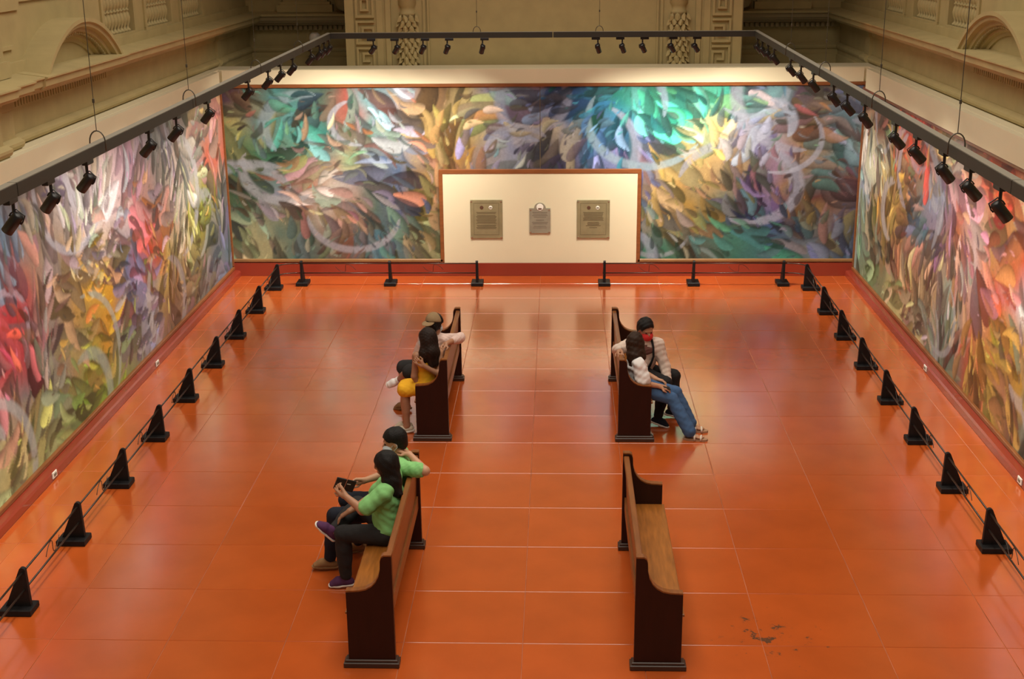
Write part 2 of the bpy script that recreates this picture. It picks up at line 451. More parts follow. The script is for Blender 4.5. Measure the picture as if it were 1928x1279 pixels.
XS, ZS0, ZS1, LS = 5.09, 0.155, 3.0, 12.8
for s, G, seed, side in ((-1, GLf, 5, 'left'), (1, GRf, 8, 'right')):
    img, nx, ny = paint(LS, ZS1 - ZS0, G, seed, res=0.022, nstroke=1700, nband=20, upright=0.5)
    r = empty('mural', (s * 5.11, 0, 0))
    tag(r, 'long framed mural along the left wall, pale and golden tones' if s < 0 else 'long framed mural along the right wall, red, gold and brown tones', 'mural', 'wall murals')
    def placeS(u, v, s=s): return np.stack([np.full_like(u, -s * 0.02), -LS * u + 0.03, ZS0 + (ZS1 - ZS0) * v], -1)
    link('canvas', canvas_mesh('canvas', img, nx, ny, placeS), MAT['mural'], r)
    def fs(y0, y1, z0, z1, d, m='frame2'):
        X = sorted((-s * d, s * 0.01))
        MB().bbox(X[0], X[1], y0, y1, z0, z1, 0.008).build('frame_rail', MAT[m], r)
    fs(-LS, 0.03, 0.103, 0.155, 0.055, 'frame'); fs(-LS, 0.03, 3.0, 3.045, 0.07, 'frame')
    fs(-0.012, 0.03, 0.155, 3.0, 0.045, 'frame'); fs(-LS - 0.05, -LS, 0.103, 3.045, 0.06, 'frame')

# ---------------------------------------------------------------- old hall above the partitions
XW, YC = 5.35, 3.3
BASE = [(0.0, 3.0), (0.10, 3.0), (0.10, 3.26), (0.075, 3.275), (0.075, 3.355), (0.10, 3.37), (0.115, 3.40), (0.115, 3.43), (0.05, 3.465), (0.0, 3.465)]
CORN = [(0.0, 3.83), (0.13, 3.83), (0.145, 3.86), (0.19, 3.868), (0.20, 3.885), (0.28, 3.89), (0.285, 3.905), (0.315, 3.925), (0.32, 3.99), (0.345, 4.005), (0.345, 4.02), (0.05, 4.06), (0.0, 4.06)]
FRZ = [(0.0, 3.46), (0.035, 3.46), (0.035, 3.74), (0.06, 3.75), (0.06, 3.83), (0.0, 3.83)]

def along_y(mb, prof, s, y0, y1, off=0.0):
    return mb.prism([(s * (XW - d - (off if d > 0 else 0)), z) for d, z in prof], 'y', y0, y1)
def along_x(mb, prof, x0, x1, yw=YC, off=0.0):
    return mb.prism([(yw - d - (off if d > 0 else 0), z) for d, z in prof], 'x', x0, x1)

def baluster_mesh():
    P = [(0.048, 0.0), (0.048, 0.03), (0.026, 0.045), (0.022, 0.07), (0.046, 0.13), (0.052, 0.18), (0.040, 0.235), (0.026, 0.262), (0.040, 0.272), (0.040, 0.286), (0.026, 0.296), (0.040, 0.32), (0.052, 0.375), (0.046, 0.43), (0.022, 0.49), (0.026, 0.515), (0.048, 0.53), (0.048, 0.56)]
    return MB().lathe(P, 10).mesh('baluster', True)
BAL = baluster_mesh(); BAL.materials.append(MAT['stone'])
NICHES = [(-4.38, -3.22), (-2.66, -1.50), (-0.94, 0.22)]

for s, side in ((-1, 'left'), (1, 'right')):
    def bx(mb, d0, d1, y0, y1, z0, z1):
        X = sorted((s * (XW - d0), s * (XW - d1)))
        return mb.box(X[0], X[1], y0, y1, z0, z1)
    w = bx(MB(), -0.35, 0.0, -19, YC, 2.4, 4.06)
    o = w.build('wall_upper_' + side, MAT['stone']); struct(o, 'ornate tan plaster wall above the %s partition' % side)
    along_y(MB(), BASE, s, -19, YC).build('base_moulding', MAT['stone'], o)
    along_y(MB(), FRZ, s, -19, YC).build('frieze', MAT['stone'], o)
    along_y(MB(), CORN, s, -19, YC).build('cornice', MAT['stone'], o)
    # stepped pilaster breaks nearer the viewer and one towards the corner
    for (a, b, off) in ((-19, -7.70, 0.10), (-19, -8.25, 0.20), (0.72, 1.10, 0.05)):
        m = MB()
        along_y(m, BASE, s, a, b, off); along_y(m, FRZ, s, a + 0.03, b - 0.03, off)
        if b < 0: along_y(m, CORN, s, a, b, off * 0.6)
        m.build('pilaster_break', MAT['stone'], o)
    # slight break of the cornice below the arched pediment
    along_y(MB(), CORN, s, -7.32, -4.62, 0.03).build('cornice_break', MAT['stone'], o)
    dm = MB(); y = -8.2
    while y < -4.75:
        bx(dm, 0.05, 0.125, y, y + 0.042, 3.755, 3.832); y += 0.075
    d = dm.build('dentils', MAT['stone'], o); d['kind'] = 'stuff'
    # attic: plinth, piers, niches with balusters, rail
    bx(MB(), -0.35, 0.05, -19, YC, 4.06, 4.17).build('attic_plinth', MAT['stone'], o)
    ends = [-19.0]
    for a, b in NICHES: ends += [a, b]
    ends.append(YC)
    for k in range(0, len(ends), 2):
        bx(MB(), -0.35, 0.0, ends[k], ends[k + 1], 4.17, 4.78).build('attic_pier', MAT['stone'], o)
    for a, b in NICHES:
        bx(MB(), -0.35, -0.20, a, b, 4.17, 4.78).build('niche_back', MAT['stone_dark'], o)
        # raised border round the niche
        m = MB(); bx(m, 0.0, 0.025, a - 0.09, a, 4.2, 4.74); bx(m, 0.0, 0.025, b, b + 0.09, 4.2, 4.74); bx(m, 0.0, 0.03, a - 0.09, b + 0.09, 4.165, 4.205)
        m.build('niche_border', MAT['stone'], o)
        n = 9
        for i in range(n):
            q = link('baluster', BAL, None, o)
            q.location = (s * (XW + 0.06), a + (i + 0.5) * (b - a) / n, 4.195)
    bx(MB(), -0.35, 0.03, -19, YC, 4.76, 4.9).build('attic_rail', MAT['stone'], o)
    bx(MB(), -0.35, 0.0, -19, YC, 4.9, 9.4).build('attic_wall', MAT['stone'], o)
    # sunk panel and pilaster behind / before the arch
    m = MB(); bx(m, 0.0, 0.03, -7.6, -7.25, 4.3, 4.34); bx(m, 0.0, 0.03, -9.0, -7.0, 4.68, 4.76); bx(m, 0.0, 0.12, -8.9, -7.75, 4.06, 4.78); bx(m, 0.0, 0.16, -8.95, -7.7, 4.06, 4.22)
    m.build('attic_pilaster', MAT['stone'], o)
    # segmental arched hood standing on the cornice
    yc, zc, R, half = -5.93, 2.755, 1.775, math.radians(46.0)
    prof = [(0, 0), (0.325, 0.0), (0.325, -0.045), (0.30, -0.055), (0.29, -0.095), (0.235, -0.11), (0.225, -0.15), (0.15, -0.165), (0.14, -0.21), (0.10, -0.225), (0.09, -0.265), (0.0, -0.27)]
    rings = []
    for k in range(33):
        t = -half + 2 * half * k / 32
        rings.append([(s * (XW - d), yc + (R + r) * math.sin(t), zc + (R + r) * math.cos(t)) for d, r in prof])
    MB().sweep(rings).build('arch_hood', MAT['stone'], o)
    pts = [(yc + (R - 0.2) * math.sin(-half + 2 * half * k / 24), zc + (R - 0.2) * math.cos(-half + 2 * half * k / 24)) for k in range(25)]
    X = sorted((s * (XW - 0.07), s * XW))
    MB().prism(pts, 'x', X[0], X[1]).build('tympanum', MAT['stone'], o)
    am = MB()
    for k in range(46):
        t = -half + 2 * half * (k + 0.5) / 46
        c = (s * (XW - 0.165), yc + (R - 0.155) * math.sin(t), zc + (R - 0.155) * math.cos(t))
        am.box(c[0] - 0.035, c[0] + 0.035, c[1] - 0.016, c[1] + 0.016, c[2] - 0.03, c[2] + 0.012)
    d = am.build('arch_dentils', MAT['stone'], o); d['kind'] = 'stuff'

# end wall: recessed corners and the projecting centre bay
o = MB().box(-5.7, 5.7, YC, YC + 0.3, 2.4, 9.4).build('wall_upper_back', MAT['stone'])
struct(o, 'tan plaster end wall of the old hall behind the partition')
for s in (-1, 1):
    x0, x1 = sorted((s * 3.05, s * 5.35))
    along_x(MB(), BASE, x0, x1).build('base_moulding', MAT['stone'], o)
    along_x(MB(), FRZ, x0, x1).build('frieze', MAT['stone'], o)
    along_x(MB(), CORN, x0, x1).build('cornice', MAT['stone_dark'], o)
    along_x(MB(), [(0.0, 4.0), (0.352, 4.0), (0.352, 4.035), (0.05, 4.07), (0, 4.07)], x0, x1).build('cornice_top', MAT['stone'], o)
    X = sorted((s * 3.05, s * 5.2)); n = 24
    for i in range(n):
        xa = X[0] + (X[1] - X[0]) * (i + 0.2) / n
        MB().bbox(xa, xa + 0.055, YC - 0.135, YC - 0.05, 3.745, 3.828, 0.008).build('dentil', MAT['stone_dark'], o)
    m = MB()
    a, b = sorted((s * 3.75, s * 4.75)); m.box(a, b, YC - 0.2, YC, 4.06, 4.19); 
    a, b = sorted((s * 3.8, s * 4.7)); m.box(a, b, YC - 0.15, YC, 4.19, 4.24)
    a, b = sorted((s * 3.85, s * 4.65)); m.box(a, b, YC - 0.11, YC, 4.24, 9.4)
    m.build('corner_pilaster', MAT['stone'], o)
    # swelling column foot beside the centre bay
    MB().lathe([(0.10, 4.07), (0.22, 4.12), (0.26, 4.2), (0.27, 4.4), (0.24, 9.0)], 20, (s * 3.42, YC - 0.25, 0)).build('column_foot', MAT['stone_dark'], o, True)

YB = 0.76
cb = MB().box(-3.15, 3.24, YB + 0.06, YC + 0.05, 2.6, 9.4).build('wall_centre_bay', MAT['stone'])
struct(cb, 'projecting tan centre bay with carved key pattern pilasters')
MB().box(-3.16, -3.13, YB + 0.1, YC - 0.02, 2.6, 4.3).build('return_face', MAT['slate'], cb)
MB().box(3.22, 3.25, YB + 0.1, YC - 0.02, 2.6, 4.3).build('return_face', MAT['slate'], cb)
LEAF = None
def leaf_mesh():
    V = [(0, -0.012, 0.075), (-0.03, -0.022, 0.035), (0.03, -0.022, 0.035), (0, -0.048, 0.03), (-0.036, -0.015, -0.01), (0.036, -0.015, -0.01), (0, -0.055, -0.015), (-0.02, -0.03, -0.045), (0.02, -0.03, -0.045), (0, -0.06, -0.06), (0, 0.0, 0.0)]
    F = [(0, 1, 3), (0, 3, 2), (1, 4, 6, 3), (2, 3, 6, 5), (4, 7, 9, 6), (5, 6, 9, 8), (0, 10, 1), (0, 2, 10), (1, 10, 4), (2, 5, 10), (4, 10, 7), (5, 8, 10), (7, 10, 9), (8, 9, 10)]
    return MB().add(V, F).mesh('carved_leaf')
LEAF = leaf_mesh(); LEAF.materials.append(MAT['stone'])
for s in (-1, 1):
    ox = 0.0 if s < 0 else 0.06
    def bx(mb, a, b, y0, y1, z0, z1):
        x = sorted((s * a + ox, s * b + ox)); return mb.box(x[0], x[1], y0, y1, z0, z1)
    bx(MB(), 3.16, 2.43, YB + 0.02, YB + 0.1, 2.6, 9.4).build('pilaster', MAT['stone'], cb)
    m = MB(); bx(m, 3.16, 3.02, YB, YB + 0.05, 2.6, 9.4); bx(m, 2.65, 2.55, YB, YB + 0.05, 2.6, 9.4); bx(m, 2.50, 2.42, YB - 0.015, YB + 0.05, 2.6, 9.4)
    m.build('pilaster_border', MAT['stone'], cb)
    # key pattern: raised rectangular spirals
    for (zb, hgt) in ((3.30, 0.34), (3.68, 0.38), (4.10, 0.38)):
        a0, a1 = 2.99, 2.68
        W = a0 - a1; t = 0.042
        path = [((0.0, 0.0), (1.0, 0.0)), ((1.0, 0.0), (1.0, 0.72)), ((1.0, 0.72), (0.35, 0.72)), ((0.35, 0.72), (0.35, 0.32)), ((0.35, 0.32), (0.68, 0.32)), ((0.0, 0.0), (0.0, 1.0)), ((0.0, 1.0), (1.0, 1.0))]
        if zb > 4.0:
            path = [((0, 0), (1, 0)), ((1, 0), (1, 1)), ((0, 0), (0, 1)), ((0, 1), (1, 1)), ((0.3, 0.3), (0.7, 0.3)), ((0.3, 0.3), (0.3, 0.8)), ((0.7, 0.3), (0.7, 0.8)), ((0.3, 0.8), (0.7, 0.8))]
        m = MB()
        for ki, (p, q) in enumerate(path):
            xa = a0 - (W - t) * min(p[0], q[0]); xb = a0 - (W - t) * max(p[0], q[0]) - t
            za = zb + (hgt - t) * min(p[1], q[1]); zb2 = zb + (hgt - t) * max(p[1], q[1]) + t
            bx(m, xa - 0.0007 * ki, xb + 0.0007 * ki, YB - 0.022 - 0.0012 * ki, YB + 0.03, za + 0.0007 * ki, zb2 - 0.0007 * ki)
        m.build('key_pattern', MAT['stone'], cb)
    # carved half column with rows of leaves
    cx = s * 2.15 + ox
    MB().lathe([(0.15, 2.6), (0.15, 3.9), (0.13, 4.0), (0.12, 4.12), (0.14, 4.14), (0.14, 4.17), (0.12, 4.19), (0.12, 4.26), (0.15, 4.3), (0.15, 9.0)], 16, (cx, YB + 0.09, 0)).build('carved_column', MAT['stone'], cb, True)
    rr = random.Random(4 + s)
    for j in range(10):
        z = 3.34 + j * 0.082
        for i in range(4):
            th = (i + 0.5 * (j % 2) - 1.75) * 0.62
            q = link('leaf', LEAF, None, cb)
            q.location = (cx + 0.145 * math.sin(th), YB + 0.09 - 0.145 * math.cos(th), z)
            q.rotation_euler = (rr.uniform(-0.25, 0.1), rr.uniform(-0.4, 0.4), th); q.scale = (1.25, 1.1, 1.0)
    m = MB(); bx(m, 1.90, 1.86, YB + 0.03, YB + 0.1, 2.6, 9.4); bx(m, 1.83, 1.80, YB + 0.02, YB + 0.1, 2.6, 9.4)
    m.build('panel_moulding', MAT['stone'], cb)
ce = MB().box(-5.8, 5.8, -24, 3.7, 9.4, 9.5).build('ceiling', MAT['stone']); struct(ce, 'high ceiling of the hall, out of view')

# ---------------------------------------------------------------- plaques on the beige panel
def plaque(x, z, w, h, kind, label):
    r = empty('wall_plaque', (x, 0.04, z)); tag(r, label, 'plaque', 'engraved plaques on the beige panel')
    pm = MAT['plaque'] if kind != 'c' else MAT['plaque2']; em = MAT['etch'] if kind != 'c' else MAT['etch2']
    if kind == 'c':
        n = 14; R = 0.095
        poly = [(-w / 2, 0), (w / 2, 0), (w / 2, h), (R, h)] + [(R * math.cos(math.pi * k / n), h + R * math.sin(math.pi * k / n) * 0.95) for k in range(1, n)] + [(-R, h), (-w / 2, h)]
        MB().prism(poly, 'y', -0.022, -0.004).build('plate', pm, r)
        e = MB().lathe([(0.0, 0), (0.058, 0.0), (0.055, 0.006), (0.0, 0.007)], 20, (0, -0.022, h + 0.018), (0, -1, 0)).build('emblem', MAT['emblemw'], r)
        MB().box(-0.028, 0.028, -0.031, -0.028, h - 0.02, h + 0.004).build('emblem_base', MAT['emblem'], e)
        rows = [(h - 0.075, 0.24, 0.012), (h - 0.10, 0.22, 0.010), (h - 0.125, 0.25, 0.010), (h - 0.15, 0.2, 0.010), (h - 0.2, 0.13, 0.010), (h - 0.235, 0.26, 0.010), (h - 0.26, 0.24, 0.010), (h - 0.30, 0.2, 0.008), (h - 0.325, 0.22, 0.008)]
    else:
        MB().bbox(-w / 2, w / 2, -0.022, -0.004, 0, h, 0.003).build('plate', pm, r)
        m = MB(); b = 0.055; t = 0.006
        m.box(-w / 2 + b, w / 2 - b, -0.0235, -0.021, b, b + t); m.box(-w / 2 + b, w / 2 - b, -0.0235, -0.021, h - b, h - b + t)
        m.box(-w / 2 + b, -w / 2 + b + t, -0.0235, -0.021, b, h - b); m.box(w / 2 - b - t, w / 2 - b, -0.0235, -0.021, b, h - b)
        m.build('border_line', em, r)
        MB().lathe([(0.0, 0), (0.030, 0.0), (0.028, 0.005), (0.0, 0.006)], 12, (-0.075, -0.022, h - 0.125), (0, -1, 0)).build('emblem', MAT['emblem'], r)
        e = MB().lathe([(0.0, 0), (0.030, 0.0), (0.028, 0.005), (0.0, 0.006)], 18, (0.07, -0.022, h - 0.125), (0, -1, 0)).build('emblem', MAT['emblemw'], r)
        MB().box(-0.02 + 0.07, 0.02 + 0.07, -0.0295, -0.027, h - 0.137, h - 0.119).build('emblem_band', MAT['etch'], e)
        rows = []
        z0 = h - 0.21; k = 0
        if kind == 'l':
            lay = [(0.32, 2), (0, 0), (0.33, 8), (0, 0), (0.33, 4)]
        else:
            lay = [(0.33, 2), (0.33, 2), (0.33, 3), (0.33, 1), (0, 0), (0.2, 3), (0.24, 1), (0, 0), (0.14, 1)]
        for ww, n in lay:
            for i in range(n):
                rows.append((z0, ww * (1 - 0.10 * ((i * 7 + k) % 3) * 0.5), 0.011)); z0 -= 0.0185
            if n == 0: z0 -= 0.014
            k += 1
    m = MB()
    for (zz, ww, th) in rows: m.box(-ww / 2, ww / 2, -0.0235, -0.0215, zz, zz + th)
    q = m.build('engraved_lines', em, r); q['kind'] = 'stuff'
    for a in (-1, 1):
        for zz in (0.022, h - 0.022):
            MB().lathe([(0.0, 0), (0.013, 0), (0.012, 0.01), (0.0, 0.012)], 10, (a * (w / 2 - 0.02), -0.022, zz), (0, -1, 0)).build('bolt', MAT['chrome'], r)
plaque(-0.88, 0.63, 0.52, 0.635, 'l', 'larger brass plaque left of the small domed plaque on beige panel')
plaque(-0.01, 0.715, 0.34, 0.41, 'c', 'small grey plaque with rounded top in the middle of the beige panel')
plaque(0.855, 0.63, 0.53, 0.63, 'r', 'larger brass plaque right of the small domed plaque on beige panel')

# ---------------------------------------------------------------- wall sockets in the baseboards
for (s, y, lab) in ((-1, -4.75, 'white wall socket in left baseboard, farther from the viewer'), (-1, -8.41, 'white wall socket in left baseboard, nearer the viewer'),
                    (1, -4.88, 'white wall socket in right baseboard, farther from the viewer'), (1, -8.44, 'white wall socket in right baseboard at the picture edge')):
    r = empty('wall_socket', (s * 4.96, y, 0.055)); tag(r, lab, 'socket', 'baseboard sockets')
    X = sorted((0.0, -s * 0.012)); MB().bbox(X[0], X[1], -0.055, 0.055, -0.03, 0.04, 0.003).build('cover_plate', MAT['white'], r)
    X = sorted((-s * 0.012, -s * 0.018)); MB().box(X[0], X[1], -0.03, 0.03, -0.008, 0.02).build('outlet', MAT['etch2'], r)

# ---------------------------------------------------------------- pews
def make_pew(x0, s, y0, y1, label):
    # x0: back edge; s: facing direction along x; y0 near end, y1 far end
    r = empty('wooden_pew', (x0, (y0 + y1) / 2, 0)); tag(r, label, 'pew', 'wooden pews facing the side murals')
    ly = (y1 - y0) / 2
    def P(u): return s * u
    prof = [(0.025, 0.06), (0.028, 0.945), (0.085, 0.945), (0.105, 0.932), (0.115, 0.90), (0.118, 0.83), (0.130, 0.775), (0.155, 0.725), (0.19, 0.688), (0.235, 0.662), (0.29, 0.65), (0.385, 0.645), (0.385, 0.06)]
    cap_i = list(range(1, 12))
    for sg in (-1, 1):
        ya, yb = sorted((sg * (ly - 0.025), sg * (ly - 0.08)))
        e = MB().prism([(P(u), z) for u, z in prof], 'y', ya, yb).build('end_panel', MAT['pew'], r)
        # lighter rounded cap following the top curve
        rings = []
        for i in cap_i:
            u, z = prof[i]
            rings.append([(P(u), ya - 0.002, z - 0.004), (P(u), ya - 0.002, z + 0.008), (P(u), yb + 0.002, z + 0.008), (P(u), yb + 0.002, z - 0.004)])
        MB().sweep(rings).build('edge_cap', MAT['pewback'], e)
        ya, yb = sorted((sg * ly, sg * (ly - 0.11)))
        m = MB().bbox(*sorted((P(-0.005), P(0.425))), ya, yb, 0, 0.045, 0.006)
        ya, yb = sorted((sg * (ly - 0.012), sg * (ly - 0.098)))
        m.bbox(*sorted((P(0.008), P(0.412))), ya, yb, 0.042, 0.066, 0.006)
        m.build('foot', MAT['pewfoot'], r)
    yi = ly - 0.07
    MB().bbox(*sorted((P(0.10), P(0.405))), -yi, yi, 0.425, 0.455, 0.008).build('seat', MAT['pewseat'], r)
    MB().bbox(*sorted((P(0.345), P(0.370))), -yi, yi, 0.33, 0.425, 0.004).build('seat_apron', MAT['pewback'], r)
    # back: leaning panel, top rail, lower rail
    b = MB().prism([(P(0.062), 0.50), (P(0.085), 0.50), (P(0.070), 0.90), (P(0.047), 0.90)], 'y', -yi, yi).build('backrest', MAT['pewback'], r)
    MB().prism([(P(0.035), 0.875), (P(0.085), 0.875), (P(0.082), 0.915), (P(0.075), 0.922), (P(0.038), 0.922), (P(0.032), 0.912)], 'y', -yi, yi).build('top_rail', MAT['pewback'], b)
    MB().prism([(P(0.045), 0.40), (P(0.105), 0.40), (P(0.098), 0.52), (P(0.045), 0.52)], 'y', -yi, yi).build('lower_rail', MAT['pewback'], b)
    return r
make_pew(-0.945, -1, -11.99, -9.85, 'wooden pew with the couple in green shirts sitting on it')
make_pew(0.835, 1, -11.99, -9.85, 'empty wooden pew with bare honey-brown seat')
make_pew(-0.905, -1, -7.30, -5.16, 'wooden pew under the woman in yellow dress and man in cap')
make_pew(0.92, 1, -7.30, -5.16, 'wooden pew under the couple wearing red face masks')

# ---------------------------------------------------------------- barrier: fin posts and rails
FIN = [(-0.105, 0.055), (-0.045, 0.30), (0.028, 0.0)]
def post_meshes():
    base = MB().bbox(-0.135, 0.135, -0.095, 0.095, 0.0, 0.06, 0.008).mesh('base')
    # fin: upright edge on +x, sloping edge on -x, rounded head
    poly = [(-0.10, 0.06), (0.112, 0.06), (0.100, 0.38)]
    for k in range(0, 7):
        t = math.radians(8 + k * 22); poly.append((0.072 + 0.028 * math.cos(t), 0.384 + 0.028 * math.sin(t)))
    fin = MB().prism(poly, 'y', -0.019, 0.019).mesh('fin')
    bolt = MB().lathe([(0, 0), (0.009, 0), (0.008, 0.012), (0, 0.013)], 8, (0, 0, 0), (0, -1, 0)).mesh('bolt', True)
    for m, k in ((base, 'black'), (fin, 'black'), (bolt, 'rod')): m.materials.append(MAT[k])
    return base, fin, bolt
PB, PF, PBO = post_meshes()
def post(x, y, rz, label):
    r = empty('barrier_post', (x, y, 0), rz); tag(r, label, 'post', 'black barrier posts')
    link('base', PB, None, r); link('fin', PF, None, r)
    for z in (0.21, 0.365):
        b = link('bolt', PBO, None, r); b.location = (0.072, -0.019, z)
    return r
ORD = ['first', 'second', 'third', 'fourth', 'fifth', 'sixth', 'seventh', 'eighth', 'ninth', 'tenth']
YL = [-0.85, -2.16, -3.44, -4.70, -6.00, -7.27, -8.55, -9.86, -11.16]
YR = [-0.85, -2.20, -3.44, -4.71, -6.00, -7.26, -8.56, -9.88]
for i, y in enumerate(YL): post(-4.235, y, 0, ORD[i] + ' black barrier post from the back corner along the left mural')
for i, y in enumerate(YR): post(4.245, y, math.pi, ORD[i] + ' black barrier post from the back corner along the right mural')
XBP = [-3.823, -2.404, -1.008, 1.023, 2.437, 3.852]
BL = ['black barrier post before the end wall, nearest the left corner', 'black barrier post before the end wall, midway left of the beige panel', 'black barrier post just left of the gap before the beige panel',
      'black barrier post just right of the gap before the beige panel', 'black barrier post before the end wall, midway right of the beige panel', 'black barrier post before the end wall, nearest the right corner']
for x, l in zip(XBP, BL): post(x, -0.545, -math.pi / 2, l)
ZR = (0.365, 0.21)
def scroll_pts(c, d, sz):
    # open S-curl in the vertical plane through c along direction d
    pts = []
    for k in range(21):
        t = -1 + 2 * k / 20
        a = t * math.pi * 1.15
        u = sz * (t * 1.1 - 0.25 * math.sin(a * 1.3)); z = 0.062 * math.sin(a)
        pts.append((c[0] + d[0] * u, c[1] + d[1] * u, c[2] + z))
    return pts
def span(pa, pb, label, curl=True, via=None):
    r = empty('barrier_rail', ((pa[0] + pb[0]) / 2, (pa[1] + pb[1]) / 2, 0)); tag(r, label, 'rail', 'double rails of the barrier')
    c = r.location
    for z, n in zip(ZR, ('upper_bar', 'lower_bar')):
        pts = [pa] + (via or []) + [pb]
        MB().tube([(p[0] - c.x, p[1] - c.y, z) for p in pts], 0.0085, 8).build(n, MAT['rod'], r, True)
    if curl:
        d = Vector((pb[0] - pa[0], pb[1] - pa[1])); d.normalize()
        MB().tube(scroll_pts((0, 0, (ZR[0] + ZR[1]) / 2), d, 0.12), 0.0035, 6).build('scroll', MAT['rod'], r, True)
xl, xr, yb = -4.163, 4.173, -0.617
YLs = YL + [-12.45]; YRs = YR + [-11.17, -12.45]
for i in range(len(YLs) - 1):
    span((xl, YLs[i] - 0.02), (xl, YLs[i + 1] + 0.02), 'double black rail between the %s and next posts along the left mural' % ORD[i])
for i in range(len(YRs) - 2):
    span((xr, YRs[i] - 0.02), (xr, YRs[i + 1] + 0.02), 'double black rail between the %s and next posts along the right mural' % ORD[i])
for a, b, l in ((0, 1, 'double rail before the end wall, leftmost straight span'), (1, 2, 'double rail before the end wall, ending left of the gap'), (3, 4, 'double rail before the end wall, starting right of the gap'), (4, 5, 'double rail before the end wall, rightmost straight span')):
    span((XBP[a] + 0.02, yb), (XBP[b] - 0.02, yb), l)
span((XBP[0] - 0.02, yb), (xl, -0.83), 'short curved rail turning the back left corner', False, [(-3.95, yb), (-4.07, yb - 0.03), (-4.14, yb - 0.10)])
span((XBP[5] + 0.02, yb), (xr, -0.83), 'short curved rail turning the back right corner', False, [(3.97, yb), (4.08, yb - 0.03), (4.15, yb - 0.10)])

# ---------------------------------------------------------------- suspended lighting track
ZK = 4.0
def trk(side, y):
    if side < 0:
        t = (y + 1.52) / (-13.48 + 1.52); return Vector((-3.034 + t * 0.103, y, ZK))
    t = (y + 1.64) / (-13.43 + 1.64); return Vector((3.107 - t * 0.211, y, ZK))
tr = empty('lighting_track', (0, -1.6, ZK)); tag(tr, 'dark grey suspended lighting track running round above the murals', 'light track')
O = tr.location
def rail(a, b, n='rail'):
    a = Vector(a) - O; b = Vector(b) - O
    d = (b - a).normalized(); sd = Vector((d.y, -d.x, 0)) * 0.032
    rings = [[p - sd + Vector((0, 0, -0.05)), p + sd + Vector((0, 0, -0.05)), p + sd + Vector((0, 0, 0.028)), p - sd + Vector((0, 0, 0.028))] for p in (a, b)]
    q = MB().sweep(rings).build(n, MAT['track'], tr)
    rings = [[p - sd * 0.9 + Vector((0, 0, 0.028)), p + sd * 0.9 + Vector((0, 0, 0.028)), p + sd * 0.9 + Vector((0, 0, 0.033)), p - sd * 0.9 + Vector((0, 0, 0.033))] for p in (a, b)]
    MB().sweep(rings).build('rail_top', MAT['tracktop'], q)
for side in (-1, 1):
    for a, b in ((-1.52, -5.3), (-5.31, -9.3), (-9.31, -13.3), (-13.31, -17.3)):
        rail(trk(side, a), trk(side, b))
rail((-3.03, -1.55, ZK), (0.2, -1.57, ZK)); rail((0.21, -1.57, ZK), (3.10, -1.62, ZK))
def hang(p):
    p = Vector(p) - O
    w = MB().tube([p + Vector((0, 0, 0.11)), p + Vector((0, 0, 5.35))], 0.003, 6).build('hanging_wire', MAT['wire'], tr)
    rg = [p + Vector((0.055 * math.cos(t), 0, 0.03 + 0.08 * math.sin(t))) for t in [math.pi * k / 10 for k in range(11)]]
    MB().tube([rg[0] + Vector((0, 0, -0.06))] + rg + [rg[-1] + Vector((0, 0, -0.06))], 0.005, 6).build('hook', MAT['wire'], w, True)
    MB().lathe([(0.0, 0), (0.009, 0.004), (0.009, 0.03), (0.0, 0.034)], 8, p + Vector((0, 0, 0.30))).build('clamp', MAT['wire'], w)
for y in (-11.76, -9.3, -6.53, -3.99): hang(trk(-1, y))
for y in (-4.77, -7.1, -9.64, -12.03): hang(trk(1, y))
hang((-0.89, -1.565, ZK)); hang((0.87, -1.585, ZK))

ADP = MB().bbox(-0.02, 0.02, -0.06, 0.06, -0.085, -0.05, 0.004).mesh('adapter'); ADP.materials.append(MAT['spot'])
STM = MB().tube([(0, 0.03, -0.08), (0, 0.03, -0.145)], 0.011, 8).mesh('stem'); STM.materials.append(MAT['spot'])
HEAD = MB().lathe([(0.0, -0.045), (0.028, -0.045), (0.034, -0.035), (0.036, 0.0), (0.036, 0.09), (0.033, 0.092), (0.030, 0.075)], 16).mesh('head', True); HEAD.materials.append(MAT['spot'])
LENS = MB().lathe([(0.0, 0.076), (0.029, 0.076), (0.028, 0.079), (0.0, 0.080)], 14).mesh('lens'); LENS.materials.append(MAT['lens'])
YOKE = MB().tube([(-0.04, 0, 0.0), (-0.042, 0, -0.02), (-0.03, 0, -0.06), (0.03, 0, -0.06), (0.042, 0, -0.02), (0.04, 0, 0.0)], 0.005, 6).mesh('yoke'); YOKE.materials.append(MAT['spot'])
def spotlight(p, rz, aim, label, power=1.0, size=71):
    p = Vector(p)
    r = empty('spotlight', p, rz); tag(r, label, 'spotlight', 'track spotlights')
    link('adapter', ADP, None, r); link('stem', STM, None, r)
    loc = Vector((0, 0.03, -0.19))
    h = link('head', HEAD, None, r); h.location = loc
    wl_ = p + Matrix.Rotation(rz, 3, 'Z') @ loc
    d = (Vector(aim) - wl_).normalized()
    dl = Matrix.Rotation(-rz, 3, 'Z') @ d
    h.rotation_mode = 'QUATERNION'; h.rotation_quaternion = Vector((0, 0, 1)).rotation_difference(dl)
    link('lens', LENS, None, h); link('yoke', YOKE, None, h)
    L = bpy.data.lights.new('spot_beam', 'SPOT'); L.energy = SPOT_W * power; L.color = SPOT_COL
    L.spot_size = math.radians(size); L.spot_blend = 0.9; L.shadow_soft_size = 0.03
    lo = bpy.data.objects.new('spot_beam', L); COL.objects.link(lo)
    lo.location = wl_ + d * 0.11
    lo.rotation_mode = 'QUATERNION'; lo.rotation_quaternion = Vector((0, 0, -1)).rotation_difference(d)
rs = random.Random(3)
SL = [-1.62, -2.0, -2.45, -3.16, -4.4, -5.23, -5.9, -6.98, -8.7, -9.74, -10.54, -12.0, -12.74, -13.35]
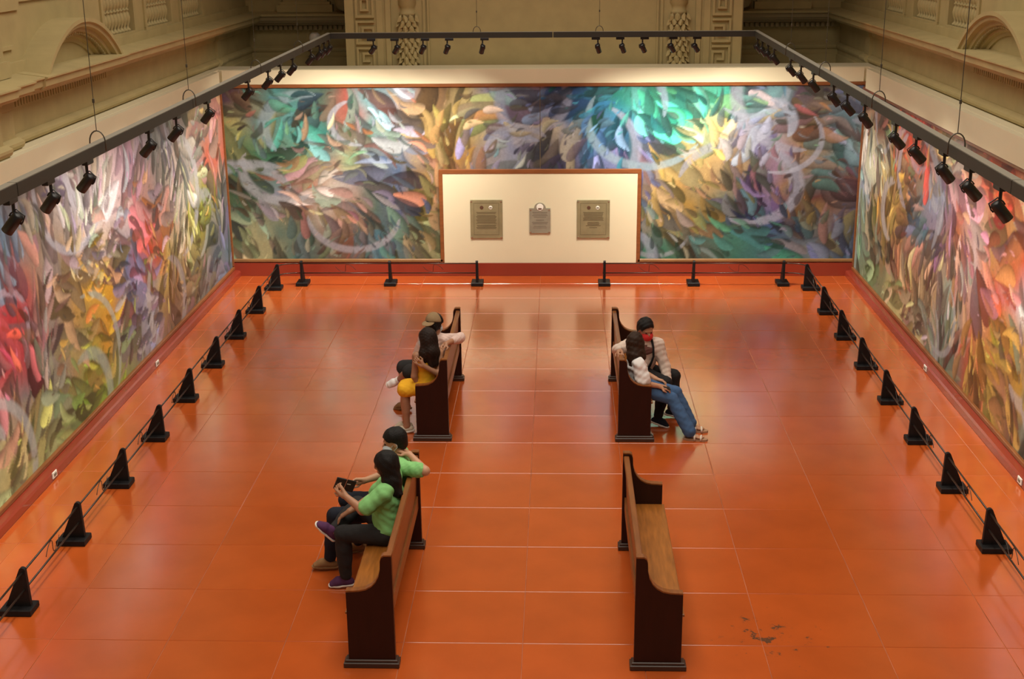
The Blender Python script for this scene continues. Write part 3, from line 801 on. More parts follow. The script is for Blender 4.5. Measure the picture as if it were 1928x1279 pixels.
SR = [-1.76, -2.26, -2.84, -3.48, -4.88, -5.65, -6.48, -7.61, -8.3, -9.1, -10.29, -11.01, -11.74, -12.37, -13.0]
SB = [-2.42, -2.08, -1.64, -1.29, -0.78, 0.82, 1.17, 1.52, 1.93, 2.27]
ORD2 = ORD + ['eleventh', 'twelfth', 'thirteenth', 'fourteenth', 'fifteenth']
for i, y in enumerate(SL):
    spotlight(trk(-1, y), rs.choice((0, math.pi)), (-5.09, y + (0.5 if y > -4.5 else 0) + rs.uniform(-0.3, 0.3), 1.32 + rs.uniform(-0.2, 0.2)), ORD2[i] + ' black spotlight from the far end of the left track', 1.0 if y < -4.0 else 0.6)
for i, y in enumerate(SR):
    spotlight(trk(1, y), rs.choice((0, math.pi)), (5.09, y + rs.uniform(-0.3, 0.3), 1.32 + rs.uniform(-0.2, 0.2)), ORD2[i] + ' black spotlight from the far end of the right track', 0.95 if y < -4.0 else 0.6)
for i, x in enumerate(SB):
    l = ORD[i if x < 0 else i - 5] + (' black spotlight from the left on the left half of the end track' if x < 0 else ' black spotlight from the left on the right half of the end track')
    ax = x * 1.75 + (0.3 if x > 0 else -0.3)
    spotlight((x, -1.58, ZK), math.pi / 2 * rs.choice((-1, 1)), (ax, 0.08, 0.95), l, 1.28, 96)

# white globe fitting in the corner behind the track
g = empty('globe_lamp', (-4.0, 2.62, 3.56)); tag(g, 'white glass globe lamp in the far left corner above the track', 'lamp')
MB().lathe([(0.0, 0.19)] + [(0.105 * math.sin(math.pi * (1 - k / 12)), 0.085 - 0.105 * math.cos(math.pi * (1 - k / 12)) * -1) for k in range(1, 11)] + [(0.03, -0.015), (0.0, -0.015)], 18).build('globe', MAT['white'], g, True)
MB().tube([(0, 0, -0.01), (0, 0, -0.06), (0, 0.5, -0.06)], 0.015, 8).build('bracket', MAT['wire'], g, True)

# ---------------------------------------------------------------- people: continuous surfaces from blended distance fields
class Field:
    def __init__(s, vox=0.008):
        s.vox = vox; s.ops = []; s.lo = []; s.hi = []
    def cone(s, a, ra, b, rb, k=0.02, sub=False):
        a = np.array(a, float); b = np.array(b, float)
        s._add(lambda P: s._cone(P, a, ra, b, rb), np.minimum(a - ra, b - rb), np.maximum(a + ra, b + rb), k, sub); return s
    @staticmethod
    def _cone(P, a, ra, b, rb):
        d = b - a; L2 = max(float(d @ d), 1e-9)
        t = np.clip(((P - a) @ d) / L2, 0, 1)
        q = P - a - t[..., None] * d
        return np.sqrt((q * q).sum(-1)) - (ra + (rb - ra) * t)
    def chain(s, pts, rad, k=0.02):
        for i in range(len(pts) - 1): s.cone(pts[i], rad[i], pts[i + 1], rad[i + 1], k)
        return s
    def ell(s, c, r, R=None, k=0.02, sub=False):
        c = np.array(c, float); r = np.array(r, float); R = np.eye(3) if R is None else np.array(R, float)   # rows: local axes
        def f(P):
            q = (P - c) @ R.T
            k0 = np.sqrt(((q / r) ** 2).sum(-1)); k1 = np.sqrt(((q / (r * r)) ** 2).sum(-1))
            return k0 * (k0 - 1) / np.maximum(k1, 1e-6)
        m = r.max(); s._add(f, c - m, c + m, k, sub); return s
    def ecyl(s, a, wa, da, b, wb, db, side, k=0.04):
        # tapered limb of elliptical section, 'side' = wide axis
        a = np.array(a, float); b = np.array(b, float); d = b - a; L = np.linalg.norm(d); d = d / L
        sd = np.array(side, float); sd = sd - d * (sd @ d); sd /= np.linalg.norm(sd); fr = np.cross(d, sd)
        def f(P):
            q = P - a; t = q @ d; tt = np.clip(t / L, 0, 1)
            w = wa + (wb - wa) * tt; e = da + (db - da) * tt
            x = q @ sd; y = q @ fr; z = t - tt * L
            g = np.minimum(w, e)
            k0 = np.sqrt((x / w) ** 2 + (y / e) ** 2 + (z / g) ** 2)
            return (k0 - 1) * g
        m = max(wa, wb, da, db); s._add(f, np.minimum(a, b) - m, np.maximum(a, b) + m, k, False); return s
    def half(s, c, n, k=0.004):
        # cut away everything on the +n side of the plane through c
        c = np.array(c, float); n = np.array(n, float); n = n / np.linalg.norm(n)
        s.ops.append(('plane', lambda P: (P - c) @ n, None, None, k)); return s
    def cutball(s, c, r, R=None, k=0.006):
        return s.ell(c, r, R, k, True)
    def _add(s, f, lo, hi, k, sub):
        if not sub: s.lo.append(lo); s.hi.append(hi)
        s.ops.append(('sub' if sub else 'add', f, lo - k, hi + k, k))
    def mesh(s, name, wrinkle=0.0, wfreq=40.0, seed=0):
        v = s.vox; lo = np.min(s.lo, 0) - 4 * v - wrinkle; hi = np.max(s.hi, 0) + 4 * v + wrinkle
        n = np.ceil((hi - lo) / v).astype(int) + 1
        F = np.full(n, 0.12, np.float32)
        ax = [lo[i] + v * np.arange(n[i]) for i in range(3)]
        for kind, f, a, b, k in s.ops:
            if kind == 'plane': sl = tuple(slice(0, m) for m in n)
            else:
                i0 = np.clip(((a - lo) / v - 3).astype(int), 0, n); i1 = np.clip(((b - lo) / v + 4).astype(int), 0, n)
                if (i1 <= i0).any(): continue
                sl = tuple(slice(i0[i], i1[i]) for i in range(3))
            G = np.stack(np.meshgrid(ax[0][sl[0]], ax[1][sl[1]], ax[2][sl[2]], indexing='ij'), -1)
            d = f(G).astype(np.float32); c = F[sl]
            if kind == 'add':
                h = np.maximum(k - np.abs(d - c), 0) / k
                F[sl] = np.minimum(d, c) - h * h * k * 0.25
            else:
                if kind == 'sub': d = -d
                h = np.maximum(k - np.abs(d - c), 0) / k
                F[sl] = np.maximum(d, c) + h * h * k * 0.25
        if wrinkle > 0:
            G = np.meshgrid(*ax, indexing='ij')
            rg = np.random.default_rng(seed)
            W = 0
            for q in range(4):
                w = rg.normal(0, 1, 3) * wfreq * (0.6 + 0.5 * q); W = W + np.sin(G[0] * w[0] + G[1] * w[1] + G[2] * w[2] + rg.random() * 6 + 1.5 * np.sin(G[(q + 1) % 3] * 17)) / (1 + 0.5 * q)
            F = F + (W * wrinkle * 0.5).astype(np.float32)
        return surface_nets(F, lo, v, name)

def surface_nets(F, lo, v, name):
    S = F < 0
    n = np.array(F.shape)
    c = np.zeros(n - 1, np.int8)
    for dx in (0, 1):
        for dy in (0, 1):
            for dz in (0, 1):
                c += S[dx:n[0] - 1 + dx, dy:n[1] - 1 + dy, dz:n[2] - 1 + dz]
    act = np.argwhere((c > 0) & (c < 8))
    acc = np.zeros((len(act), 3)); cnt = np.zeros(len(act))
    corners = [(0, 0, 0), (1, 0, 0), (0, 1, 0), (1, 1, 0), (0, 0, 1), (1, 0, 1), (0, 1, 1), (1, 1, 1)]
    val = {q: F[act[:, 0] + q[0], act[:, 1] + q[1], act[:, 2] + q[2]].astype(float) for q in corners}
    for q in corners:
        for i in range(3):
            if q[i] == 0:
                p = list(q); p[i] = 1; p = tuple(p)
                a, b = val[q], val[p]; m = (a < 0) != (b < 0)
                t = np.where(m, a / np.where(m, a - b, 1), 0)
                pt = np.tile(np.array(q, float), (len(act), 1)); pt[:, i] = t
                acc[m] += pt[m]; cnt += m
    V = lo + v * (act + acc / cnt[:, None])
    idx = -np.ones(n - 1, np.int32); idx[tuple(act.T)] = np.arange(len(act))
    quads = []
    for i in range(3):
        j, k = (i + 1) % 3, (i + 2) % 3
        sl0 = [slice(1, m - 1) for m in n]; sl0[i] = slice(0, n[i] - 1); sl1 = list(sl0); sl1[i] = slice(1, n[i])
        A = S[tuple(sl0)]; B = S[tuple(sl1)]
        e = np.argwhere(A != B); off = np.array([1, 1, 1]); off[i] = 0
        e = e + off
        fl = S[tuple(e.T)]
        def at(dj, dk):
            p = e.copy(); p[:, j] += dj; p[:, k] += dk
            return idx[tuple(p.T)]
        q = np.stack([at(-1, -1), at(0, -1), at(0, 0), at(-1, 0)], -1)
        q = np.where(fl[:, None], q, q[:, ::-1])
        quads.append(q[(q >= 0).all(1)])
    Q = np.concatenate(quads)
    m = bpy.data.meshes.new(name)
    m.vertices.add(len(V)); m.vertices.foreach_set('co', V.astype(np.float32).ravel())
    m.loops.add(Q.size); m.loops.foreach_set('vertex_index', Q.astype(np.int32).ravel())
    m.polygons.add(len(Q)); m.polygons.foreach_set('loop_start', (np.arange(len(Q)) * 4).astype(np.int32))
    m.polygons.foreach_set('use_smooth', np.ones(len(Q), bool))
    m.update(calc_edges=True); m.validate()
    return m

def cloth(name, c, rough=0.85, var=0.10, bump=0.25, bs=45): return material(name, c, rough, spec=0.25, var=var, vscale=14, bump=bump, bscale=bs)
def skin(name, c): return material(name, c, 0.5, spec=0.4, var=0.06, vscale=20)
def hairm(name, c): return material(name, c, 0.5, spec=0.28, var=0.5, vscale=30, bump=0.6, bscale=70, stretch=(3, 3, 0.35))
SK1 = skin('skin_light_tan', (0.50, 0.27, 0.165)); SK2 = skin('skin_tan', (0.38, 0.185, 0.105))
HB = hairm('hair_black', (0.0045, 0.0035, 0.0035)); HBR = hairm('hair_dark_brown', (0.014, 0.006, 0.0035)); HBR2 = hairm('hair_brown_streaked', (0.026, 0.011, 0.005))
GREEN = cloth('mint_green_cotton', (0.235, 0.55, 0.20)); GREY = cloth('charcoal_denim', (0.024, 0.023, 0.024)); NAVY = cloth('navy_denim', (0.012, 0.014, 0.024))
YELLOW = cloth('yellow_knit', (0.80, 0.42, 0.022)); PINK = cloth('pale_pink_cotton', (0.68, 0.50, 0.45)); CREAM = cloth('cream_sweater', (0.62, 0.50, 0.43))
WHITEC = cloth('white_cotton', (0.78, 0.76, 0.76)); BLUE = cloth('blue_denim', (0.055, 0.115, 0.24)); BLACKC = cloth('black_trousers', (0.016, 0.015, 0.016))
PURPLE = cloth('purple_mesh', (0.085, 0.028, 0.085)); TAN = cloth('tan_suede', (0.26, 0.14, 0.06)); SOLE = material('white_rubber', (0.78, 0.76, 0.70), 0.5)
CAPM = cloth('olive_tan_cap', (0.27, 0.18, 0.095)); MASKW = cloth('pale_blue_mask', (0.62, 0.72, 0.80), bump=0.05); MASKR = cloth('red_mask', (0.62, 0.035, 0.035), bump=0.05)
PRINT = cloth('dark_print', (0.13, 0.055, 0.045)); BAGM = cloth('black_strap', (0.012, 0.012, 0.013)); PHONE = material('black_case', (0.012, 0.012, 0.012), 0.35); DARKEYE = material('eye_dark', (0.01, 0.008, 0.008), 0.2)
STRAPM = material('pale_strap', (0.72, 0.62, 0.52), 0.45); SANDSOLE = material('tan_sandal', (0.38, 0.22, 0.13), 0.6); SLATEC = cloth('beige_slip_on', (0.62, 0.54, 0.42))

def unit(v):
    v = np.array(v, float); return v / np.linalg.norm(v)
def head_axes(face, up=(0, 0, 1)):
    f = unit(face); u = np.array(up, float); u = unit(u - f * (u @ f)); l = np.cross(u, f)   # left of the head
    return f, l, u
def add_head(F, c, face, up, sc=1.0):
    f, l, u = head_axes(face, up); c = np.array(c, float); R = np.stack([f, l, u])
    F.ell(c + u * 0.022 * sc - f * 0.008 * sc, (0.094 * sc, 0.076 * sc, 0.088 * sc), R, 0.02)
    F.ell(c - u * 0.045 * sc + f * 0.022 * sc, (0.066 * sc, 0.056 * sc, 0.070 * sc), R, 0.03)     # jaw
    F.ell(c + f * 0.094 * sc - u * 0.022 * sc, (0.020 * sc, 0.013 * sc, 0.022 * sc), R, 0.012)    # nose
    F.ell(c + f * 0.083 * sc - u * 0.064 * sc, (0.012 * sc, 0.024 * sc, 0.010 * sc), R, 0.010)    # lips
    F.ell(c + f * 0.078 * sc + u * 0.018 * sc, (0.016 * sc, 0.050 * sc, 0.010 * sc), R, 0.014)    # brow
    for s in (-1, 1):
        F.ell(c + l * s * 0.076 * sc - u * 0.008 * sc - f * 0.006 * sc, (0.020 * sc, 0.009 * sc, 0.031 * sc), R, 0.006)   # ears
def add_hand(F, w, d, nrm, thumb, curl=0.6, sc=1.0):
    # w wrist, d pointing to fingertips, nrm out of the back of the hand, thumb: +1/-1 side
    w = np.array(w, float); d = unit(d); n = np.array(nrm, float); n = unit(n - d * (n @ d)); t = np.cross(d, n) * thumb
    for q in (-0.5, 0.5): F.cone(w + t * q * 0.03 * sc, 0.017 * sc, w + d * 0.075 * sc + t * q * 0.048 * sc, 0.015 * sc, 0.014)
    L = [0.066, 0.078, 0.072, 0.055]
    for i in range(4):
        o = (1.5 - i) * 0.0185 * sc
        p0 = w + d * 0.078 * sc + t * o
        a1 = curl * 0.6; a2 = curl * 1.6
        d1 = d * math.cos(a1) - n * math.sin(a1); d2 = d * math.cos(a2) - n * math.sin(a2)
        sp = t * (1.5 - i) * 0.05
        p1 = p0 + (d1 + sp) * L[i] * 0.55 * sc; p2 = p1 + (d2 + sp) * L[i] * 0.5 * sc
        F.chain([p0, p1, p2], [0.0092 * sc, 0.0084 * sc, 0.0068 * sc], 0.003)
    b = w + d * 0.022 * sc + t * 0.022 * sc
    p1 = b + (d * 0.6 + t * 0.75 - n * 0.25) * 0.042 * sc; p2 = p1 + (d * 0.95 + t * 0.15 - n * 0.3 * curl) * 0.036 * sc
    F.chain([b, p1, p2], [0.014 * sc, 0.0105 * sc, 0.008 * sc], 0.008)

class Person:
    def __init__(s, fx, y, label):
        # fx: facing along x (+1/-1); joints are (u, v, z): u = distance along facing from x=0, v = towards the figure's left
        s.fx = fx; s.y = y; s.label = label; s.J = {}
    def W(s, p): return np.array((s.fx * p[0], s.y + (p[1] if s.fx > 0 else -p[1]), p[2]), float)
    def D(s, d): return np.array((s.fx * d[0], (d[1] if s.fx > 0 else -d[1]), d[2]), float)
    def set(s, **k):
        for n, p in k.items(): s.J[n] = s.W(p)
    def body(s, sk, face, up=(0, 0, 1), hands=None, build=1.0, headsc=1.0, feet=(), chest_side=(0, 1, 0), hip_side=(0, 1, 0), vox=0.0075):
        J = s.J; F = Field(vox); b = build
        s.face = s.D(face); s.up = np.array(s.D(up)); s.hsc = headsc; s.b = b
        s.cs = unit(s.D(chest_side)); s.hs = unit(s.D(hip_side))
        add_head(F, J['head'], s.face, s.up, headsc)
        f, l, u = head_axes(s.face, s.up)
        F.cone(J['neck'] - np.array((0, 0, 0.02)), 0.054 * b, J['head'] - u * 0.05 - f * 0.018, 0.046 * b, 0.03)
        F.ecyl(J['pelvis'], 0.150 * b, 0.105 * b, J['waist'], 0.125 * b, 0.095 * b, s.hs)
        F.ecyl(J['waist'], 0.125 * b, 0.095 * b, J['chest'], 0.150 * b, 0.105 * b, s.cs)
        F.ecyl(J['chest'], 0.145 * b, 0.10 * b, J['neck'] - np.array((0, 0, 0.035)), 0.085 * b, 0.06 * b, s.cs)
        for c in 'LR':
            F.cone(J['neck'] - np.array((0, 0, 0.05)), 0.055 * b, J['sh' + c], 0.050 * b, 0.04)
            F.chain([J['sh' + c], J['el' + c], J['ha' + c]], [0.050 * b, 0.039 * b, 0.026], 0.02)
            F.chain([J['hip' + c], J['kn' + c], J['an' + c]], [0.082 * b, 0.056 * b, 0.036], 0.03)
            a = J['kn' + c] * 0.68 + J['an' + c] * 0.32
            F.cone(a, 0.050 * b, J['kn' + c] * 0.4 + J['an' + c] * 0.6, 0.044 * b, 0.03)
            # foot
            A, T = J['an' + c], J['toe' + c]; fd, sd, uv = s.foot(c)
            if c in feet:
                F.ecyl(A - uv * 0.03 - fd * 0.02, 0.028, 0.028, A + fd * 0.08 - uv * 0.045, 0.036, 0.022, sd, 0.02)
                for q in range(5): F.cone(A + fd * 0.085 - uv * 0.05 + sd * (q - 2) * 0.014, 0.012, A + fd * (0.15 - 0.007 * abs(q - 1)) - uv * 0.057 + sd * (q - 2) * 0.0165, 0.009, 0.006)
            else: F.chain([A, A - uv * 0.022 + fd * 0.03, A + fd * 0.085 - uv * 0.038], [0.034, 0.028, 0.018], 0.02)
        for c, (d, n, curl) in (hands or {}).items():
            # the thumb leaves the inner side of the palm: sign chosen from the hand's own left/right
            th = 1 if c == 'R' else -1
            add_hand(F, J['ha' + c], s.D(d), s.D(n), th, curl)
        m = F.mesh('person')
        o = link('person', m, sk)
        org = np.array((J['pelvis'][0], J['pelvis'][1], 0.0))
        co = np.empty(len(m.vertices) * 3, np.float32); m.vertices.foreach_get('co', co); co = co.reshape(-1, 3) - org; m.vertices.foreach_set('co', co.astype(np.float32).ravel())
        o.location = org; s.org = org; s.root = o
        tag(o, s.label, 'person', 'visitors sitting on the pews')
        return s
    def part(s, name, F, mat, wrinkle=0.0, wfreq=40, label=None):
        m = F.mesh(name, wrinkle, wfreq, seed=len(s.label))
        co = np.empty(len(m.vertices) * 3, np.float32); m.vertices.foreach_get('co', co); co = co.reshape(-1, 3) - s.org; m.vertices.foreach_set('co', co.astype(np.float32).ravel())
        o = link(name, m, mat, s.root)
        if label: o['label'] = label
        return o
    def mbpart(s, name, mb, mat, smooth=True, parent=None, label=None):
        mb.v = [tuple(np.array(p) - s.org) for p in mb.v]
        o = mb.build(name, mat, parent or s.root, smooth)
        if label: o['label'] = label
        return o
    def top(s, mat, t=0.012, sleeve=0.6, name='shirt', puff=0.0, hem=0.0, label=None, wr=0.0065):
        J = s.J; b = s.b; F = Field(0.0085)
        F.ecyl(J['pelvis'] + np.array((0, 0, 0.035 - hem)), 0.152 * b + t, 0.108 * b + t, J['waist'], 0.130 * b + t, 0.102 * b + t, s.hs)
        F.ecyl(J['waist'], 0.130 * b + t, 0.102 * b + t, J['chest'], 0.150 * b + t, 0.106 * b + t, s.cs)
        F.ecyl(J['chest'], 0.147 * b + t, 0.102 * b + t, J['neck'] - np.array((0, 0, 0.045)), 0.085 * b + t, 0.06 * b + t, s.cs)
        for c in 'LR':
            F.cone(J['neck'] - np.array((0, 0, 0.055)), 0.052 * b + t, J['sh' + c], 0.050 * b + t, 0.04)
            S, E, H = J['sh' + c], J['el' + c], J['ha' + c]
            if sleeve <= 1:
                e = S + (E - S) * sleeve
                F.cone(S, 0.050 * b + t + puff * 0.4, e, 0.045 * b + t * 1.5 + puff, 0.03)
            else:
                w = E + (H - E) * min(sleeve - 1, 0.93)
                F.cone(S, 0.052 * b + t, E, 0.043 * b + t * 1.2, 0.03); F.cone(E, 0.043 * b + t * 1.2, w, 0.031 + t * 1.1, 0.02)
        s.part(name, F, mat, wr, 48, label)
    def legs(s, mat, t=0.010, to=0.93, name='trousers', flare=0.0, label=None, wr=0.0025):
        J = s.J; b = s.b; F = Field(0.0085)
        F.ecyl(J['pelvis'] - np.array((0, 0, 0.0)), 0.150 * b + t, 0.108 * b + t, J['pelvis'] * 0.45 + J['waist'] * 0.55, 0.132 * b + t, 0.102 * b + t, s.hs)
        for c in 'LR':
            H, K, A = J['hip' + c], J['kn' + c], J['an' + c]
            e = K + (A - K) * to if to > 0 else H + (K - H) * (1 + to)
            if to > 0:
                F.cone(H, 0.084 * b + t, K, 0.058 * b + t * 1.2, 0.03); F.cone(K, 0.058 * b + t * 1.2, e, 0.040 + t * 1.3 + flare, 0.02)
                F.cone(K * 0.68 + A * 0.32, 0.052 * b + t * 1.2, K * 0.4 + A * 0.6, 0.046 * b + t * 1.2, 0.03)
            else: F.cone(H, 0.084 * b + t, e, 0.064 * b + t * 2, 0.03)
        s.part(name, F, mat, wr, 60, label)
    def foot(s, c):
        J = s.J; A, T = J['an' + c], J['toe' + c]
        if c in getattr(s, 'fax', {}):
            fd = unit(s.D(s.fax[c][0])); uv = s.D(s.fax[c][1]); uv = unit(uv - fd * (uv @ fd)); return fd, np.cross(fd, uv), uv
        d = unit(T - A); sh = unit(J['kn' + c] - A); fd = unit(d - sh * (d @ sh) * 0.75)
        sd = unit(np.cross(fd, sh)); uv = np.cross(sd, fd); uv = uv * (1 if uv @ sh > 0 else -1)
        return fd, sd, uv
    def shoe(s, c, mat, sole, high=0.0, slip=False, label=None):
        J = s.J; A = J['an' + c]; fd, side, upv = s.foot(c)
        heel = A - fd * 0.045 - upv * 0.045; toe = A + fd * 0.155 - upv * 0.052; mid = A + fd * 0.07 - upv * 0.032
        F = Field(0.006)
        F.ecyl(heel + fd * 0.01, 0.034, 0.036, mid, 0.040, 0.036, side, 0.03); F.ecyl(mid, 0.040, 0.034, toe - fd * 0.03, 0.041, 0.026, side, 0.03)
        if not slip: F.cone(A - upv * 0.02, 0.042, A - upv * 0.0 + fd * 0.01, 0.042, 0.02)
        F.half(heel - upv * 0.018, -upv)
        F.cone(A + upv * 0.02, 0.034, A + upv * 0.12, 0.036, 0.004) if False else None
        o = s.part('shoe', F, mat, label=label)
        F = Field(0.006)
        F.ecyl(heel - upv * 0.012, 0.038, 0.042, mid - upv * 0.022, 0.043, 0.042, side, 0.02); F.ecyl(mid - upv * 0.022, 0.043, 0.040, toe - fd * 0.025 - upv * 0.0, 0.044, 0.034, side, 0.02)
        F.half(heel - upv * 0.036, -upv); F.half(heel - upv * 0.012, upv)
        q = s.part('sole', F, sole); q.parent = o
        return o
    def hair(s, mat, long=None, volume=1.0, fringe=0.0, label=None, rough=0.0):
        J = s.J; f, l, u = head_axes(s.face, s.up); c = J['head']; sc = s.hsc; R = np.stack([f, l, u]); F = Field(0.0075)
        F.ell(c + u * 0.032 * sc - f * 0.014 * sc, (0.104 * sc * volume, 0.090 * sc * volume, 0.096 * sc * volume), R, 0.02)
        F.ell(c - f * 0.045 * sc - u * 0.030 * sc, (0.062 * sc, 0.074 * sc, 0.070 * sc), R, 0.03)
        if long:
            for pts, rad in long: F.chain([np.array(p) for p in pts], rad, 0.035)
        # clear the face
        F.cutball(c + f * 0.105 * sc - u * 0.045 * sc, (0.085 * sc, 0.074 * sc, 0.095 * sc), R, 0.012)
        if not long:
            F.cutball(c + f * 0.100 * sc - u * 0.030 * sc, (0.080 * sc, 0.12 * sc, 0.094 * sc), R, 0.010)
            F.cutball(c - u * 0.100 * sc + f * 0.01 * sc, (0.075 * sc, 0.12 * sc, 0.060 * sc), R, 0.012)
            for q in (-1, 1): F.cutball(c + l * q * 0.085 * sc - u * 0.025 * sc + f * 0.03 * sc, (0.04 * sc, 0.03 * sc, 0.05 * sc), R, 0.01)
        return s.part('hair', F, mat, 0.004 + rough, 60, label)
    def eyes(s):
        f, l, u = head_axes(s.face, s.up); c = s.J['head']; sc = s.hsc
        for q in (-1, 1):
            p = c + f * 0.082 * sc + l * q * 0.031 * sc + u * 0.001
            mb = MB().lathe([(0.0, -0.008)] + [(0.0085 * math.sin(math.pi * k / 6), -0.008 * math.cos(math.pi * k / 6)) for k in range(1, 6)] + [(0.0, 0.008)], 10, p, tuple(f))
            s.mbpart('eye', mb, DARKEYE)
    def mask(s, mat, label):
        f, l, u = head_axes(s.face, s.up); c = s.J['head']; sc = s.hsc; R = np.stack([f, l, u]); F = Field(0.006)
        F.ell(c + f * 0.052 * sc - u * 0.055 * sc, (0.066 * sc, 0.068 * sc, 0.060 * sc), R, 0.01)
        F.half(c + f * 0.035 * sc, -f); F.half(c - u * 0.004 * sc + f * 0.05, u + f * 0.25)
        o = s.part('face_mask', F, mat, label=label)
        for q in (-1, 1):
            a = c + f * 0.045 * sc + l * q * 0.066 * sc - u * 0.03 * sc; b = c - f * 0.012 * sc + l * q * 0.084 * sc + u * 0.012 * sc; e = c + f * 0.04 * sc + l * q * 0.064 * sc - u * 0.075 * sc
            g = c - f * 0.018 * sc + l * q * 0.082 * sc - u * 0.03 * sc
            s.mbpart('ear_loop', MB().tube([a, b, g, e], 0.0025, 6), mat, True, o)
        return o

# ---- woman in green, near left pew
p = Person(-1, -10.68, 'woman in green shirt with long black hair, nearest on the left pew, ankle on knee')
p.set(pelvis=(1.16, 0, 0.565), waist=(1.165, 0, 0.70), chest=(1.155, 0.01, 0.87), neck=(1.13, 0.01, 1.015), head=(1.165, 0.015, 1.155),
      shL=(1.175, 0.165, 0.965), shR=(1.125, -0.165, 0.975), elL=(1.345, 0.215, 0.825), haL=(1.51, 0.115, 0.915), elR=(1.305, -0.15, 0.79), haR=(1.50, -0.035, 0.70),
      hipL=(1.19, 0.085, 0.54), knL=(1.545, 0.075, 0.545), anL=(1.55, 0.02, 0.10), toeL=(1.71, 0.02, 0.045), hipR=(1.19, -0.085, 0.545), knR=(1.47, -0.30, 0.64), anR=(1.635, 0.0, 0.535), toeR=(1.74, 0.0, 0.56))
p.fax = {'R': ((0.67, 0.05, 0.70), (-0.74, 0.15, 0.62))}
p.body(SK2, (0.92, -0.25, -0.18), (0.05, 0.1, 1), {'L': ((0.5, -0.35, 0.45), (-0.2, 0.95, -0.1), 0.9), 'R': ((0.85, 0.25, -0.5), (0.4, -0.1, 0.9), 0.55)}, 1.03, 1.0, chest_side=(0.15, 1, 0))
p.top(GREEN, 0.018, 0.80, label='loose mint green T-shirt')
p.legs(GREY, label='charcoal jeans')
p.shoe('L', PURPLE, SOLE, label='purple running shoe'); p.shoe('R', PURPLE, SOLE, label='purple running shoe')
h = p.J['head']; W = p.W
p.hair(HB, [([h + (0.03, -0.01, -0.02), W((1.105, 0.055, 1.03)), W((1.055, 0.10, 0.925))], [0.085, 0.072, 0.040]), ([h + (0.02, -0.03, 0.0), W((1.13, 0.085, 1.03)), W((1.115, 0.13, 0.935))], [0.075, 0.055, 0.026])], 1.02, label='long straight black hair')
p.eyes()
# ---- phone in a dark folding case, held between the pair
ph = empty('phone_in_case', (-1.535, -10.63, 0.925)); tag(ph, 'black phone in folding case held by the woman in green', 'phone')
ph.rotation_euler = (0.25, 0.35, 0.3)
MB().bbox(-0.085, 0.0, -0.008, 0.008, -0.045, 0.075, 0.004).build('case_flap', PHONE, ph); MB().bbox(0.006, 0.085, -0.006, 0.006, -0.045, 0.075, 0.004).build('phone_body', PHONE, ph)
MB().box(0.012, 0.045, -0.0075, -0.006, 0.03, 0.036).build('camera_mark', MAT['white'], ph)

# ---- man in green, behind her
p = Person(-1, -10.20, 'man in green shirt and blue face mask, one arm bent behind his neck')
p.set(pelvis=(1.175, 0, 0.565), waist=(1.165, 0, 0.70), chest=(1.15, 0.0, 0.875), neck=(1.115, 0.0, 1.03), head=(1.15, 0.0, 1.165),
      shL=(1.085, 0.175, 0.99), shR=(1.12, -0.18, 0.97), elL=(0.865, 0.235, 0.985), haL=(1.015, 0.075, 1.075), elR=(1.26, -0.23, 0.76), haR=(1.44, -0.03, 0.775),
      hipL=(1.18, 0.09, 0.54), knL=(1.68, 0.14, 0.515), anL=(1.745, 0.16, 0.095), toeL=(1.92, 0.18, 0.045), hipR=(1.18, -0.09, 0.54), knR=(1.60, -0.02, 0.60), anR=(1.53, -0.16, 0.10), toeR=(1.68, -0.18, 0.045))
p.body(SK1, (0.97, 0.12, -0.22), (0.1, 0, 1), {'L': ((0.85, -0.45, 0.25), (-0.35, 0.3, 0.9), 0.5), 'R': ((0.85, 0.4, 0.1), (0.1, -0.9, 0.3), 0.8)}, 1.04, 1.02)
p.top(GREEN, 0.016, 0.72, label='mint green T-shirt')
p.legs(NAVY, label='dark navy jeans')
p.shoe('L', TAN, TAN, label='tan suede loafer'); p.shoe('R', TAN, TAN, label='tan suede loafer')
p.hair(HB, None, 1.02, label='short black hair'); p.eyes(); p.mask(MASKW, 'pale blue surgical mask')

# ---- woman in yellow dress, far left pew
p = Person(-1, -6.95, 'woman in yellow dress with long brown hair on the far left pew')
p.set(pelvis=(1.19, 0, 0.555), waist=(1.18, 0.01, 0.68), chest=(1.175, 0.02, 0.825), neck=(1.165, 0.02, 0.965), head=(1.175, 0.01, 1.095),
      shL=(1.295, 0.06, 0.905), shR=(1.045, 0.01, 0.925), elL=(1.325, 0.09, 0.675), haL=(1.275, 0.06, 0.545), elR=(1.03, 0.13, 0.71), haR=(1.215, 0.165, 0.83),
      hipL=(1.21, 0.075, 0.535), knL=(1.445, 0.075, 0.515), anL=(1.425, 0.085, 0.085), toeL=(1.53, 0.11, 0.04), hipR=(1.21, -0.08, 0.535), knR=(1.445, -0.07, 0.515), anR=(1.445, -0.03, 0.085), toeR=(1.56, -0.03, 0.04))
p.body(SK2, (0.85, -0.5, -0.1), (0, 0.05, 1), {'L': ((-0.25, 0.0, -0.9), (0.9, 0.3, 0), 0.5), 'R': ((0.75, 0.1, 0.6), (-0.2, 0.95, 0), 1.0)}, 0.88, 0.97, chest_side=(1, 0.25, 0))
J = p.J; F = Field(0.0085)
F.ecyl(J['pelvis'], 0.15, 0.118, J['waist'], 0.118, 0.098, p.hs); F.ecyl(J['waist'], 0.118, 0.096, J['chest'], 0.140, 0.102, p.cs)
F.ecyl(J['chest'], 0.138, 0.10, J['chest'] + np.array((0, 0, 0.05)), 0.125, 0.092, p.cs)
for c in 'LR': F.cone(J['hip' + c], 0.088, J['kn' + c] + np.array((0.0, 0, -0.01)), 0.078, 0.05)
